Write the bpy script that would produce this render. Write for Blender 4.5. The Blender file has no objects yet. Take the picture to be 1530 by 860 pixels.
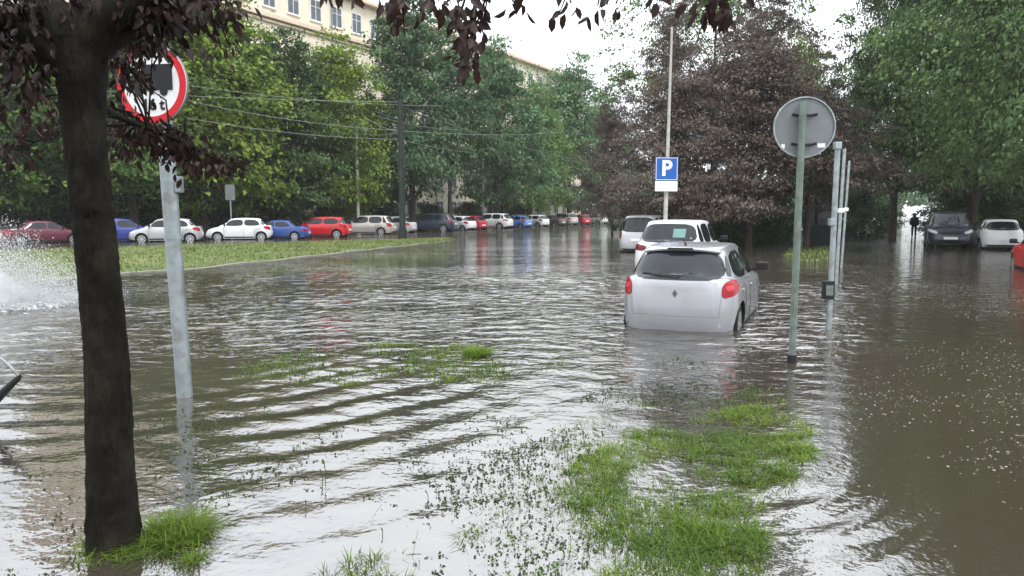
import bpy, bmesh, math, random
import numpy as np
from mathutils import Vector, Matrix
from mathutils.bvhtree import BVHTree

random.seed(7)
rng = np.random.default_rng(7)
R = math.radians
HAZE = .0003
S = bpy.context.scene
COL = S.collection

# ------------------------------------------------------------------ camera
F, CX, CY, HOR, HC = 1105.0, 765.0, 430.0, 317.0, 1.65
PITCH = math.atan((CY - HOR) / F)
cam = bpy.data.cameras.new('camera'); cam.sensor_width = 36; cam.lens = 36 * F / 1530
cam.clip_start = 0.05; cam.clip_end = 3000
co = bpy.data.objects.new('camera', cam); COL.objects.link(co)
co.location = (0, 0, HC); co.rotation_euler = (math.pi / 2 - PITCH, 0, 0)
S.camera = co
CAMP = np.array((0, 0, HC))
FW = np.array((0, math.cos(PITCH), -math.sin(PITCH))); UP = np.array((0, math.sin(PITCH), math.cos(PITCH)))

def ray(px, py):
    return np.array((1, 0, 0)) * (px - CX) / F + FW + UP * (CY - py) / F

def ground(px, py, z=0.0):            # point of a level sheet seen at this photo position
    d = ray(px, py); t = (z - HC) / d[2]
    return CAMP + d * t

def at(px, py, Y):                    # point at distance Y
    d = ray(px, py)
    return CAMP + d * (Y / d[1])

# ------------------------------------------------------------------ helpers
def tag(o, label=None, cat=None, group=None, kind=None):
    if label: o['label'] = label
    if cat: o['category'] = cat
    if group: o['group'] = group
    if kind: o['kind'] = kind
    return o

def empty(name, loc=(0, 0, 0), rz=0.0, parent=None):
    o = bpy.data.objects.new(name, None); COL.objects.link(o)
    o.location = loc; o.rotation_euler = (0, 0, rz); o.empty_display_size = .2
    if parent: o.parent = parent
    return o

def link(name, me, mats=None, parent=None, smooth=None):
    o = bpy.data.objects.new(name, me); COL.objects.link(o)
    if mats is not None:
        if not isinstance(mats, (list, tuple)): mats = [mats]
        if len(me.materials) == 0:
            for m in mats: me.materials.append(m)
        else:
            for i, m in enumerate(mats):
                o.material_slots[i].link = 'OBJECT'; o.material_slots[i].material = m
    if smooth is not None:
        me.polygons.foreach_set('use_smooth', [True] * len(me.polygons))
        me.set_sharp_from_angle(angle=R(smooth))
    if parent: o.parent = parent
    return o

def fast_mesh(name, v, f):
    v = np.asarray(v, dtype=np.float32); f = np.asarray(f, dtype=np.int32)
    me = bpy.data.meshes.new(name); M, k = f.shape
    me.vertices.add(len(v)); me.vertices.foreach_set('co', v.ravel())
    me.loops.add(M * k); me.loops.foreach_set('vertex_index', f.ravel())
    me.polygons.add(M); me.polygons.foreach_set('loop_start', np.arange(M, dtype=np.int32) * k)
    me.update(calc_edges=True); me.validate()
    return me

class MB:
    """gathers shapes into one mesh"""
    def __init__(self): self.bm = bmesh.new()
    def box(self, x0, x1, y0, y1, z0, z1, bev=0.0, mtx=None):
        r = bmesh.ops.create_cube(self.bm, size=1.0)
        vs = r['verts']
        for v in vs:
            v.co = Vector(((x0 + x1) / 2 + v.co.x * (x1 - x0), (y0 + y1) / 2 + v.co.y * (y1 - y0), (z0 + z1) / 2 + v.co.z * (z1 - z0)))
        if bev > 0:
            es = list({e for v in vs for e in v.link_edges})
            r2 = bmesh.ops.bevel(self.bm, geom=es, offset=bev, segments=2, profile=.6, affect='EDGES')
            vs = list({v for f in r2['faces'] for v in f.verts} | {v for v in vs if v.is_valid})
        if mtx is not None:
            for v in vs: v.co = mtx @ v.co
        return self
    def tube(self, pts, rad, n=10, cap=True):
        pts = [Vector(p) for p in pts]
        if not hasattr(rad, '__len__'): rad = [rad] * len(pts)
        rings = []; ref = None
        for i, p in enumerate(pts):
            t = (pts[min(i + 1, len(pts) - 1)] - pts[max(i - 1, 0)]).normalized()
            if ref is None:
                ref = Vector((0, 0, 1)) if abs(t.z) < .9 else Vector((1, 0, 0))
            a = (ref - t * ref.dot(t)).normalized(); b = t.cross(a); ref = a
            rings.append([self.bm.verts.new(p + (a * math.cos(2 * math.pi * k / n) + b * math.sin(2 * math.pi * k / n)) * rad[i]) for k in range(n)])
        for i in range(len(rings) - 1):
            for k in range(n):
                self.bm.faces.new((rings[i][k], rings[i][(k + 1) % n], rings[i + 1][(k + 1) % n], rings[i + 1][k]))
        if cap:
            self.bm.faces.new(rings[0][::-1]); self.bm.faces.new(rings[-1])
        return self
    def disc(self, c, r, n, h, axis='Y', r0=0.0):
        """flat round plate (or ring) of thickness h facing along an axis"""
        c = Vector(c)
        def P(a, rr, d):
            u, w = math.cos(a) * rr, math.sin(a) * rr
            return c + (Vector((u, d, w)) if axis == 'Y' else Vector((d, u, w)) if axis == 'X' else Vector((u, w, d)))
        loops = []
        for rr, d in ((r0, -h / 2), (r, -h / 2), (r, h / 2), (r0, h / 2)) if r0 > 0 else ((r, -h / 2), (r, h / 2)):
            loops.append([self.bm.verts.new(P(2 * math.pi * k / n, rr, d)) for k in range(n)])
        m = len(loops)
        for i in range(m if r0 > 0 else m - 1):
            A, B = loops[i], loops[(i + 1) % m]
            for k in range(n):
                self.bm.faces.new((A[k], A[(k + 1) % n], B[(k + 1) % n], B[k]))
        if r0 <= 0:
            self.bm.faces.new(loops[0][::-1]); self.bm.faces.new(loops[1])
        return self
    def prism(self, poly, h0, h1, plane='XZ'):
        def P(p, d):
            return Vector((p[0], d, p[1])) if plane == 'XZ' else Vector((d, p[0], p[1])) if plane == 'YZ' else Vector((p[0], p[1], d))
        a = [self.bm.verts.new(P(p, h0)) for p in poly]; b = [self.bm.verts.new(P(p, h1)) for p in poly]
        n = len(poly)
        for k in range(n): self.bm.faces.new((a[k], a[(k + 1) % n], b[(k + 1) % n], b[k]))
        self.bm.faces.new(a[::-1]); self.bm.faces.new(b)
        return self
    def mesh(self, name):
        bmesh.ops.recalc_face_normals(self.bm, faces=self.bm.faces)
        me = bpy.data.meshes.new(name); self.bm.to_mesh(me); self.bm.free(); return me
    def build(self, name, m, parent=None, smooth=None):
        return link(name, self.mesh(name), m, parent, smooth)

def text_mesh(s, size, depth):
    cu = bpy.data.curves.new('text', 'FONT'); cu.body = s; cu.size = size; cu.extrude = depth
    cu.align_x = 'CENTER'; cu.align_y = 'CENTER'; cu.offset = size * .03
    o = bpy.data.objects.new('text', cu); COL.objects.link(o)
    dg = bpy.context.evaluated_depsgraph_get(); dg.update()
    me = bpy.data.meshes.new_from_object(o.evaluated_get(dg))
    bpy.data.objects.remove(o); me.materials.clear()
    return me

# ------------------------------------------------------------------ materials
def nodes(name):
    m = bpy.data.materials.new(name); m.use_nodes = True
    nt = m.node_tree; b = nt.nodes['Principled BSDF']
    return m, nt, b

def mat(name, col, rough=.5, metal=0.0, var=.12, scale=4.0, bump=0.0, bscale=40.0, spec=.25, coat=0.0, dirt=None):
    m, nt, b = nodes(name); N, L = nt.nodes, nt.links
    b.inputs['Roughness'].default_value = rough; b.inputs['Metallic'].default_value = metal
    b.inputs['Specular IOR Level'].default_value = spec
    b.inputs['Coat Weight'].default_value = coat; b.inputs['Coat Roughness'].default_value = .04
    tc = N.new('ShaderNodeTexCoord'); no = N.new('ShaderNodeTexNoise')
    no.inputs['Scale'].default_value = scale; no.inputs['Detail'].default_value = 5; no.inputs['Roughness'].default_value = .6
    L.new(tc.outputs['Object'], no.inputs['Vector'])
    cr = N.new('ShaderNodeMapRange'); cr.inputs['From Min'].default_value = .3; cr.inputs['From Max'].default_value = .7
    cr.inputs['To Min'].default_value = 1 - var; cr.inputs['To Max'].default_value = 1 + var
    L.new(no.outputs['Fac'], cr.inputs['Value'])
    mx = N.new('ShaderNodeVectorMath'); mx.operation = 'SCALE'; mx.inputs[0].default_value = col[:3]
    L.new(cr.outputs[0], mx.inputs['Scale']); out = mx.outputs[0]
    if dirt:
        n2 = N.new('ShaderNodeTexNoise'); n2.inputs['Scale'].default_value = dirt[1]; n2.inputs['Detail'].default_value = 8
        L.new(tc.outputs['Object'], n2.inputs['Vector'])
        r2 = N.new('ShaderNodeMapRange'); r2.inputs['From Min'].default_value = .5; r2.inputs['From Max'].default_value = .72
        L.new(n2.outputs['Fac'], r2.inputs['Value'])
        m2 = N.new('ShaderNodeMix'); m2.data_type = 'RGBA'; L.new(r2.outputs[0], m2.inputs['Factor'])
        L.new(out, m2.inputs['A']); m2.inputs['B'].default_value = (*dirt[0], 1); out = m2.outputs['Result']
    L.new(out, b.inputs['Base Color'])
    if bump > 0:
        n3 = N.new('ShaderNodeTexNoise'); n3.inputs['Scale'].default_value = bscale; n3.inputs['Detail'].default_value = 6
        L.new(tc.outputs['Object'], n3.inputs['Vector'])
        bp = N.new('ShaderNodeBump'); bp.inputs['Strength'].default_value = bump; bp.inputs['Distance'].default_value = .03
        L.new(n3.outputs['Fac'], bp.inputs['Height']); L.new(bp.outputs[0], b.inputs['Normal'])
    return m

def bark_mat(name, c1, c2):
    m, nt, b = nodes(name); N, L = nt.nodes, nt.links
    tc = N.new('ShaderNodeTexCoord'); mp = N.new('ShaderNodeMapping'); mp.inputs['Scale'].default_value = (1, 1, .22); L.new(tc.outputs['Object'], mp.inputs['Vector'])
    n1 = N.new('ShaderNodeTexNoise'); n1.inputs['Scale'].default_value = 38; n1.inputs['Detail'].default_value = 7; n1.inputs['Distortion'].default_value = .8; L.new(mp.outputs[0], n1.inputs['Vector'])
    n2 = N.new('ShaderNodeTexNoise'); n2.inputs['Scale'].default_value = 6; n2.inputs['Detail'].default_value = 6; L.new(tc.outputs['Object'], n2.inputs['Vector'])
    mx = N.new('ShaderNodeMix'); mx.data_type = 'RGBA'; mx.inputs['A'].default_value = (*c1, 1); mx.inputs['B'].default_value = (*c2, 1)
    mr = N.new('ShaderNodeMapRange'); mr.inputs['From Min'].default_value = .4; mr.inputs['From Max'].default_value = .68; L.new(n2.outputs['Fac'], mr.inputs['Value']); L.new(mr.outputs[0], mx.inputs['Factor'])
    L.new(mx.outputs['Result'], b.inputs['Base Color']); b.inputs['Roughness'].default_value = .8; b.inputs['Specular IOR Level'].default_value = .08
    ad = N.new('ShaderNodeMath'); ad.operation = 'MULTIPLY_ADD'; ad.inputs[1].default_value = .6; L.new(n2.outputs['Fac'], ad.inputs[0]); L.new(n1.outputs['Fac'], ad.inputs[2])
    bp = N.new('ShaderNodeBump'); bp.inputs['Strength'].default_value = 1; bp.inputs['Distance'].default_value = .035; L.new(ad.outputs[0], bp.inputs['Height']); L.new(bp.outputs[0], b.inputs['Normal'])
    return m

def leaf_mat(name, c1, c2, trans=.27, rough=.5, objvar=.25, spec=.18):
    """leaf colour differs from leaf to leaf and a little from tree to tree"""
    m, nt, b = nodes(name); N, L = nt.nodes, nt.links
    g = N.new('ShaderNodeNewGeometry'); oi = N.new('ShaderNodeObjectInfo'); tc = N.new('ShaderNodeTexCoord')
    mx = N.new('ShaderNodeMix'); mx.data_type = 'RGBA'
    mx.inputs['A'].default_value = (*c1, 1); mx.inputs['B'].default_value = (*c2, 1)
    no = N.new('ShaderNodeTexNoise'); no.inputs['Scale'].default_value = .55; no.inputs['Detail'].default_value = 2
    L.new(tc.outputs['Object'], no.inputs['Vector'])
    ad = N.new('ShaderNodeMath'); ad.operation = 'MULTIPLY_ADD'; ad.inputs[1].default_value = .6
    L.new(g.outputs['Random Per Island'], ad.inputs[0])
    mr = N.new('ShaderNodeMapRange'); mr.inputs['From Min'].default_value = .35; mr.inputs['From Max'].default_value = .65
    mr.inputs['To Min'].default_value = -.1; mr.inputs['To Max'].default_value = .5
    L.new(no.outputs['Fac'], mr.inputs['Value']); L.new(mr.outputs[0], ad.inputs[2])
    L.new(ad.outputs[0], mx.inputs['Factor'])
    sc = N.new('ShaderNodeMapRange'); sc.inputs['To Min'].default_value = 1 - objvar; sc.inputs['To Max'].default_value = 1 + objvar
    L.new(oi.outputs['Random'], sc.inputs['Value'])
    vm = N.new('ShaderNodeVectorMath'); vm.operation = 'SCALE'
    L.new(mx.outputs['Result'], vm.inputs[0]); L.new(sc.outputs[0], vm.inputs['Scale'])
    L.new(vm.outputs[0], b.inputs['Base Color'])
    b.inputs['Roughness'].default_value = rough; b.inputs['Specular IOR Level'].default_value = spec
    t = N.new('ShaderNodeBsdfTranslucent'); L.new(vm.outputs[0], t.inputs['Color'])
    ms = N.new('ShaderNodeMixShader'); ms.inputs[0].default_value = trans
    L.new(b.outputs[0], ms.inputs[1]); L.new(t.outputs[0], ms.inputs[2])
    L.new(ms.outputs[0], N['Material Output'].inputs['Surface'])
    return m

M = {}
M['bark'] = mat('bark', (.055, .045, .035), .9, var=.5, scale=9, bump=1.0, bscale=28)
M['bark_dark'] = bark_mat('bark_dark', (.009, .0075, .006), (.022, .02, .014))
M['leaf_green'] = leaf_mat('leaf_green', (.046, .095, .028), (.155, .245, .055))
M['leaf_bright'] = leaf_mat('leaf_bright', (.09, .155, .025), (.26, .36, .055))
M['leaf_cool'] = leaf_mat('leaf_cool', (.055, .11, .055), (.16, .265, .115))
M['leaf_deep'] = leaf_mat('leaf_deep', (.042, .080, .034), (.125, .195, .066))
M['leaf_purple'] = leaf_mat('leaf_purple', (.066, .052, .045), (.18, .143, .12), objvar=.12)
M['leaf_plum'] = leaf_mat('leaf_plum', (.015, .008, .008), (.058, .030, .020), trans=.3, rough=.4, objvar=.0, spec=.22)
M['hedge'] = leaf_mat('hedge', (.02, .045, .018), (.06, .10, .03))
M['grass'] = leaf_mat('grass', (.028, .070, .010), (.17, .25, .026), trans=.3)
M['grass_far'] = leaf_mat('grass_far', (.085, .12, .032), (.20, .235, .085), trans=.3)
M['weed'] = leaf_mat('weed', (.022, .045, .014), (.07, .11, .026), trans=.2)
M['soil'] = mat('soil', (.06, .05, .03), .9, var=.3, scale=2, bump=.4)
M['mud'] = mat('mud', (.09, .07, .05), .9, var=.3, scale=1.5)
M['concrete'] = mat('concrete', (.20, .20, .17), .8, var=.2, scale=6, bump=.2)
M['galv'] = mat('galvanised_steel', (.30, .34, .35), .45, .6, var=.22, scale=7, bump=.05, dirt=((.20, .21, .19), 9))
M['pole_green'] = mat('green_grey_paint', (.15, .19, .17), .5, .2, var=.25, scale=8, dirt=((.10, .10, .08), 6))
M['pole_dark'] = mat('dark_pole_paint', (.02, .028, .025), .6, var=.3)
M['pole_pale'] = mat('pale_concrete_pole', (.40, .40, .36), .8, var=.2, scale=8)
M['sign_back'] = mat('sign_back', (.17, .185, .19), .55, .3, var=.14, scale=5, dirt=((.19, .2, .2), 7))
M['white_paint'] = mat('white_sign', (.78, .79, .80), .35, var=.05, dirt=((.66, .66, .64), 8))
M['red_paint'] = mat('red_sign', (.55, .015, .025), .35, var=.1)
M['black_paint'] = mat('black_sign', (.012, .012, .014), .4, var=.1)
M['blue_paint'] = mat('blue_sign', (.02, .10, .36), .35, var=.1)
M['sticker'] = mat('sticker', (.75, .75, .72), .5, var=.05)
M['facade'] = mat('cream_render', (.76, .68, .55), .9, var=.08, scale=.6, dirt=((.68, .60, .48), .5))
M['cornice'] = mat('cornice_render', (.66, .54, .42), .9, var=.1, scale=2)
M['roof'] = mat('roof_tiles', (.36, .16, .10), .85, var=.2, scale=5)
M['winframe'] = mat('window_frame', (.72, .71, .68), .5, var=.05)
M['pane'] = mat('window_pane', (.10, .12, .14), .08, var=.2, scale=.8)
M['tyre'] = mat('tyre', (.015, .015, .015), .8, var=.2)
M['rim'] = mat('alloy_rim', (.42, .43, .44), .35, .6, var=.1)
M['black_plastic'] = mat('black_plastic', (.014, .014, .015), .5, var=.2)
M['glass'] = mat('car_glass', (.010, .013, .015), .05, var=.2, scale=3, spec=.38)
M['glass_pale'] = mat('hazy_car_glass', (.020, .024, .029), .06, var=.5, scale=2.6, spec=.36)
M['lamp_red'] = mat('tail_lamp', (.30, .006, .014), .25, var=.25, scale=14, coat=.12)
M['lamp_dark'] = mat('dark_tail_lamp', (.13, .008, .012), .25, var=.25, scale=14, coat=.12)
M['lamp_inner'] = mat('tail_lamp_inner', (.46, .04, .05), .25, var=.1, coat=.12)
M['lamp_clear'] = mat('head_lamp', (.55, .57, .58), .12, var=.15, scale=12, coat=.6)
M['plate'] = mat('plate', (.70, .70, .68), .5, var=.05)
M['sticker_teal'] = mat('teal_paper', (.13, .25, .235), .6, var=.1)
M['cloth_dark'] = mat('dark_cloth', (.018, .019, .022), .9, var=.3, scale=12)
M['skin'] = mat('skin', (.45, .28, .2), .6, var=.08)
M['hair'] = mat('hair', (.02, .015, .012), .7, var=.2)
M['kiosk'] = mat('kiosk_wall', (.022, .028, .027), .6, var=.3, scale=2)
M['kiosk_roof'] = mat('kiosk_fascia', (.26, .29, .26), .7, var=.2, scale=3)
M['wire'] = mat('wire', (.20, .23, .21), .5, .3)
M['bubble'] = mat('bubble', (.20, .185, .16), .12, var=.1)
_, _nt, _b = (lambda t: t)(nodes('spray'))
M['spray'] = _; _b.inputs['Base Color'].default_value = (.93, .95, .96, 1); _b.inputs['Roughness'].default_value = .3
_t = _nt.nodes.new('ShaderNodeBsdfTranslucent'); _t.inputs[0].default_value = (.93, .95, .96, 1)
_ms = _nt.nodes.new('ShaderNodeMixShader'); _ms.inputs[0].default_value = .5
_nt.links.new(_b.outputs[0], _ms.inputs[1]); _nt.links.new(_t.outputs[0], _ms.inputs[2])
_nt.links.new(_ms.outputs[0], _nt.nodes['Material Output'].inputs['Surface'])

def paint(name, col, metal=0.0, rough=.28, grime=True):
    return mat(name, col, rough, metal, var=.05, scale=1.2, coat=.5, dirt=((col[0] * .7 + .03, col[1] * .7 + .025, col[2] * .7 + .02), 1.6) if grime else None)
P = dict(silver=paint('silver_paint', (.36, .365, .385), .5, .26, False), white=paint('white_paint', (.68, .69, .70), 0, .3),
         grey=paint('light_grey_paint', (.42, .42, .43), .3), maroon=paint('maroon_paint', (.10, .012, .03)),
         blue=paint('blue_paint', (.015, .03, .20)), royal=paint('royal_blue_paint', (.02, .065, .25)), red=paint('red_car_paint', (.50, .010, .018)),
         beige=paint('beige_paint', (.42, .38, .35), .3), navy=paint('navy_paint', (.03, .04, .07)), black=paint('black_car_paint', (.012, .012, .014)),
         sky=paint('sky_blue_paint', (.12, .24, .56)), crimson=paint('crimson_paint', (.42, .015, .05)), green=paint('pale_green_paint', (.52, .62, .52)),
         yellow=paint('cream_yellow_paint', (.68, .60, .30)), plum=paint('dark_violet_paint', (.035, .035, .055)), dgrey=paint('dark_grey_paint', (.06, .06, .065)))

# ------------------------------------------------------------------ water
C0 = np.array((1.1, 3.4)); NRM = np.array((.885, -.466))       # edge of the calm footpath on the right
def sstep(a, b, x): t = np.clip((x - a) / (b - a), 0, 1); return t * t * (3 - 2 * t)

def water_height(X, Y):
    s = (X - C0[0]) * NRM[0] + (Y - C0[1]) * NRM[1]
    path = sstep(-.3, .7, s)
    r = np.hypot(X + 4.5, Y - 10.2)
    wob = .7 * np.sin(X * .9 + 1.3) + .6 * np.sin(Y * 1.1 + X * .45) + .45 * np.sin(2.3 * X - 1.1 * Y + .5) + .3 * np.sin(4.1 * X + 2.0 * Y)
    env = sstep(2.2, 4.2, Y) * (1 - sstep(7.6, 9.5, Y)) * (1 - sstep(.2, 1.8, X)) * (.35 + .65 * sstep(4.4, 5.6, Y))
    env = env * (.62 + .38 * np.sin(X * 1.7 + Y * .6)) * (.8 + .3 * np.sin(X * .8 - Y * 2.1 + 1) * np.sin(2.7 * X + .4))
    ph = 2 * np.pi * r / .50 + wob
    h = .012 * env * (np.sin(ph) + .3 * np.sin(2 * ph + .6))
    r3 = np.hypot(X + 1.0, Y - 14.0)
    h = h + .0032 * env * np.sin(2 * np.pi * r3 / .23 + .9 * np.sin(1.3 * X)) + .003 * sstep(2.5, 4, Y) * (1 - .6 * path) * np.sin(9.1 * X + 11.3 * Y + 1.2 * np.sin(1.7 * Y)) * np.sin(1.1 * X + .7 * Y)
    lr = np.random.default_rng(3)
    chop = sstep(6.5, 10, Y) * (1 - .88 * path) + .06
    for k in range(26):
        lam = lr.uniform(.28, .55); th = lr.normal(math.pi / 2, .75); kk = 2 * np.pi / lam
        h = h + .0024 * lam ** .8 * chop * np.sin(kk * (X * math.cos(th) + Y * math.sin(th)) + lr.uniform(0, 6.28))
    h = h * (.75 + .45 * np.sin(.55 * X + .8 * np.sin(.4 * Y)) * np.sin(.7 * Y + .6 * np.sin(.9 * X) + 1))
    # flow over the path edge, near right
    r2 = np.hypot(X - .9, Y - 5.4)
    e2 = np.exp(-((X - 1.75) ** 2 / .22 + (Y - 3.85) ** 2 / .55))
    h = h + .008 * e2 * np.sin(2 * np.pi * r2 / .30 + .5 * np.sin(3 * X))
    # ring round the silver car
    return h

def make_water():
    xs = np.arange(-12, 14.001, .07); ys = np.arange(1.5, 21.001, .07)
    X, Y = np.meshgrid(xs, ys)
    H = water_height(X, Y)
    edge = np.minimum.reduce([sstep(0, 1.5, X - xs[0]), sstep(0, 1.5, xs[-1] - X), sstep(0, .6, Y - ys[0]), sstep(0, 3, ys[-1] - Y)])
    H = H * edge
    ny, nx = X.shape
    v = np.stack([X, Y, H], -1).reshape(-1, 3)
    idx = np.arange(nx * ny).reshape(ny, nx)
    f = np.stack([idx[:-1, :-1], idx[:-1, 1:], idx[1:, 1:], idx[1:, :-1]], -1).reshape(-1, 4)
    x0, x1, y0, y1 = xs[0], xs[-1], ys[0], ys[-1]; B = 320; Q = -60
    ex = np.array([(-B, Q, 0), (B, Q, 0), (B, y0, 0), (-B, y0, 0), (-B, y1, 0), (B, y1, 0), (B, B, 0), (-B, B, 0), (x0, y0, 0), (x0, y1, 0), (x1, y0, 0), (x1, y1, 0)])
    n = len(v)
    ef = np.array([(0, 1, 2, 3), (4, 5, 6, 7), (3, 8, 9, 4), (10, 2, 5, 11)]) + n
    me = fast_mesh('flood_water', np.vstack([v, ex]), np.vstack([f, ef]))
    me.polygons.foreach_set('use_smooth', [True] * len(me.polygons))
    m, nt, b = nodes('muddy_water'); N, L = nt.nodes, nt.links
    b.inputs['Roughness'].default_value = .03; b.inputs['IOR'].default_value = 3.0
    tc = N.new('ShaderNodeTexCoord')
    # muddy colour
    n0 = N.new('ShaderNodeTexNoise'); n0.inputs['Scale'].default_value = .35; n0.inputs['Detail'].default_value = 5
    L.new(tc.outputs['Object'], n0.inputs['Vector'])
    cr = N.new('ShaderNodeValToRGB'); cr.color_ramp.elements[0].position = .35; cr.color_ramp.elements[1].position = .68
    cr.color_ramp.elements[0].color = (.030, .026, .020, 1); cr.color_ramp.elements[1].color = (.058, .049, .038, 1)
    L.new(n0.outputs['Fac'], cr.inputs[0]); mudmix = N.new('ShaderNodeMix'); mudmix.data_type = 'RGBA'; mudmix.inputs['A'].default_value = (.042, .032, .022, 1)
    L.new(cr.outputs[0], mudmix.inputs['B']); L.new(mudmix.outputs['Result'], b.inputs['Base Color'])
    # calm-path mask
    dv = N.new('ShaderNodeVectorMath'); dv.operation = 'SUBTRACT'; dv.inputs[1].default_value = (C0[0], C0[1], 0)
    L.new(tc.outputs['Object'], dv.inputs[0])
    dp = N.new('ShaderNodeVectorMath'); dp.operation = 'DOT_PRODUCT'; dp.inputs[1].default_value = (NRM[0], NRM[1], 0)
    L.new(dv.outputs[0], dp.inputs[0])
    mk = N.new('ShaderNodeMapRange'); mk.interpolation_type = 'SMOOTHSTEP'
    mk.inputs['From Min'].default_value = -.4; mk.inputs['From Max'].default_value = 1.0
    mk.inputs['To Min'].default_value = 1.0; mk.inputs['To Max'].default_value = .22
    L.new(dp.outputs['Value'], mk.inputs['Value'])
    L.new(mk.outputs[0], mudmix.inputs['Factor'])
    sp = N.new('ShaderNodeSeparateXYZ'); L.new(tc.outputs['Object'], sp.inputs[0])
    fy = N.new('ShaderNodeMapRange'); fy.interpolation_type = 'SMOOTHSTEP'
    fy.inputs['From Min'].default_value = 6.5; fy.inputs['From Max'].default_value = 11
    fy.inputs['To Min'].default_value = .12; fy.inputs['To Max'].default_value = 1.0
    L.new(sp.outputs['Y'], fy.inputs['Value'])
    mm = N.new('ShaderNodeMath'); mm.operation = 'MULTIPLY'; L.new(mk.outputs[0], mm.inputs[0]); L.new(fy.outputs[0], mm.inputs[1])
    def noise(scale, sx, sy, det, dist=0):
        mp = N.new('ShaderNodeMapping'); mp.inputs['Scale'].default_value = (sx, sy, 1); mp.inputs['Rotation'].default_value = (0, 0, R(8))
        L.new(tc.outputs['Object'], mp.inputs['Vector'])
        nn = N.new('ShaderNodeTexNoise'); nn.inputs['Scale'].default_value = scale; nn.inputs['Detail'].default_value = det
        nn.inputs['Distortion'].default_value = dist
        L.new(mp.outputs[0], nn.inputs['Vector']); return nn.outputs['Fac']
    b1 = N.new('ShaderNodeBump'); b1.inputs['Distance'].default_value = .092
    pn = N.new('ShaderNodeMapRange'); pn.inputs['From Min'].default_value = .38; pn.inputs['From Max'].default_value = .62; pn.inputs['To Min'].default_value = .35; pn.inputs['To Max'].default_value = 1.25
    L.new(noise(.22, .6, 1.3, 4, .8), pn.inputs['Value'])
    mm2 = N.new('ShaderNodeMath'); mm2.operation = 'MULTIPLY'; L.new(mm.outputs[0], mm2.inputs[0]); L.new(pn.outputs[0], mm2.inputs[1])
    L.new(mm2.outputs[0], b1.inputs['Strength']); L.new(noise(2.9, .8, 1.1, 3, .5), b1.inputs['Height'])
    b2 = N.new('ShaderNodeBump'); b2.inputs['Distance'].default_value = .013
    fy2 = N.new('ShaderNodeMapRange'); fy2.interpolation_type = 'SMOOTHSTEP'; fy2.inputs['From Min'].default_value = 5.5; fy2.inputs['From Max'].default_value = 10
    fy2.inputs['To Min'].default_value = .3; fy2.inputs['To Max'].default_value = 1.0; L.new(sp.outputs['Y'], fy2.inputs['Value'])
    mk2 = N.new('ShaderNodeMath'); mk2.operation = 'MULTIPLY_ADD'; mk2.inputs[1].default_value = .7; mk2.inputs[2].default_value = .3; L.new(mk.outputs[0], mk2.inputs[0])
    m22 = N.new('ShaderNodeMath'); m22.operation = 'MULTIPLY'; L.new(mk2.outputs[0], m22.inputs[0]); L.new(fy2.outputs[0], m22.inputs[1])
    L.new(m22.outputs[0], b2.inputs['Strength']); L.new(noise(8.5, .9, 1.1, 2, .3), b2.inputs['Height'])
    L.new(b1.outputs[0], b2.inputs['Normal'])
    b3 = N.new('ShaderNodeBump'); b3.inputs['Distance'].default_value = .0035; b3.inputs['Strength'].default_value = .45
    L.new(noise(26.0, 1, 1, 2, 0), b3.inputs['Height']); L.new(b2.outputs[0], b3.inputs['Normal']); L.new(b3.outputs[0], b.inputs['Normal'])
    o = link('flood_water', me, m); tag(o, kind='structure')
    return o
make_water()
g = fast_mesh('ground', [(-320, -60, -.45), (320, -60, -.45), (320, 320, -.45), (-320, 320, -.45)], [(0, 1, 2, 3)])
tag(link('ground', g, M['mud']), kind='structure')

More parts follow.
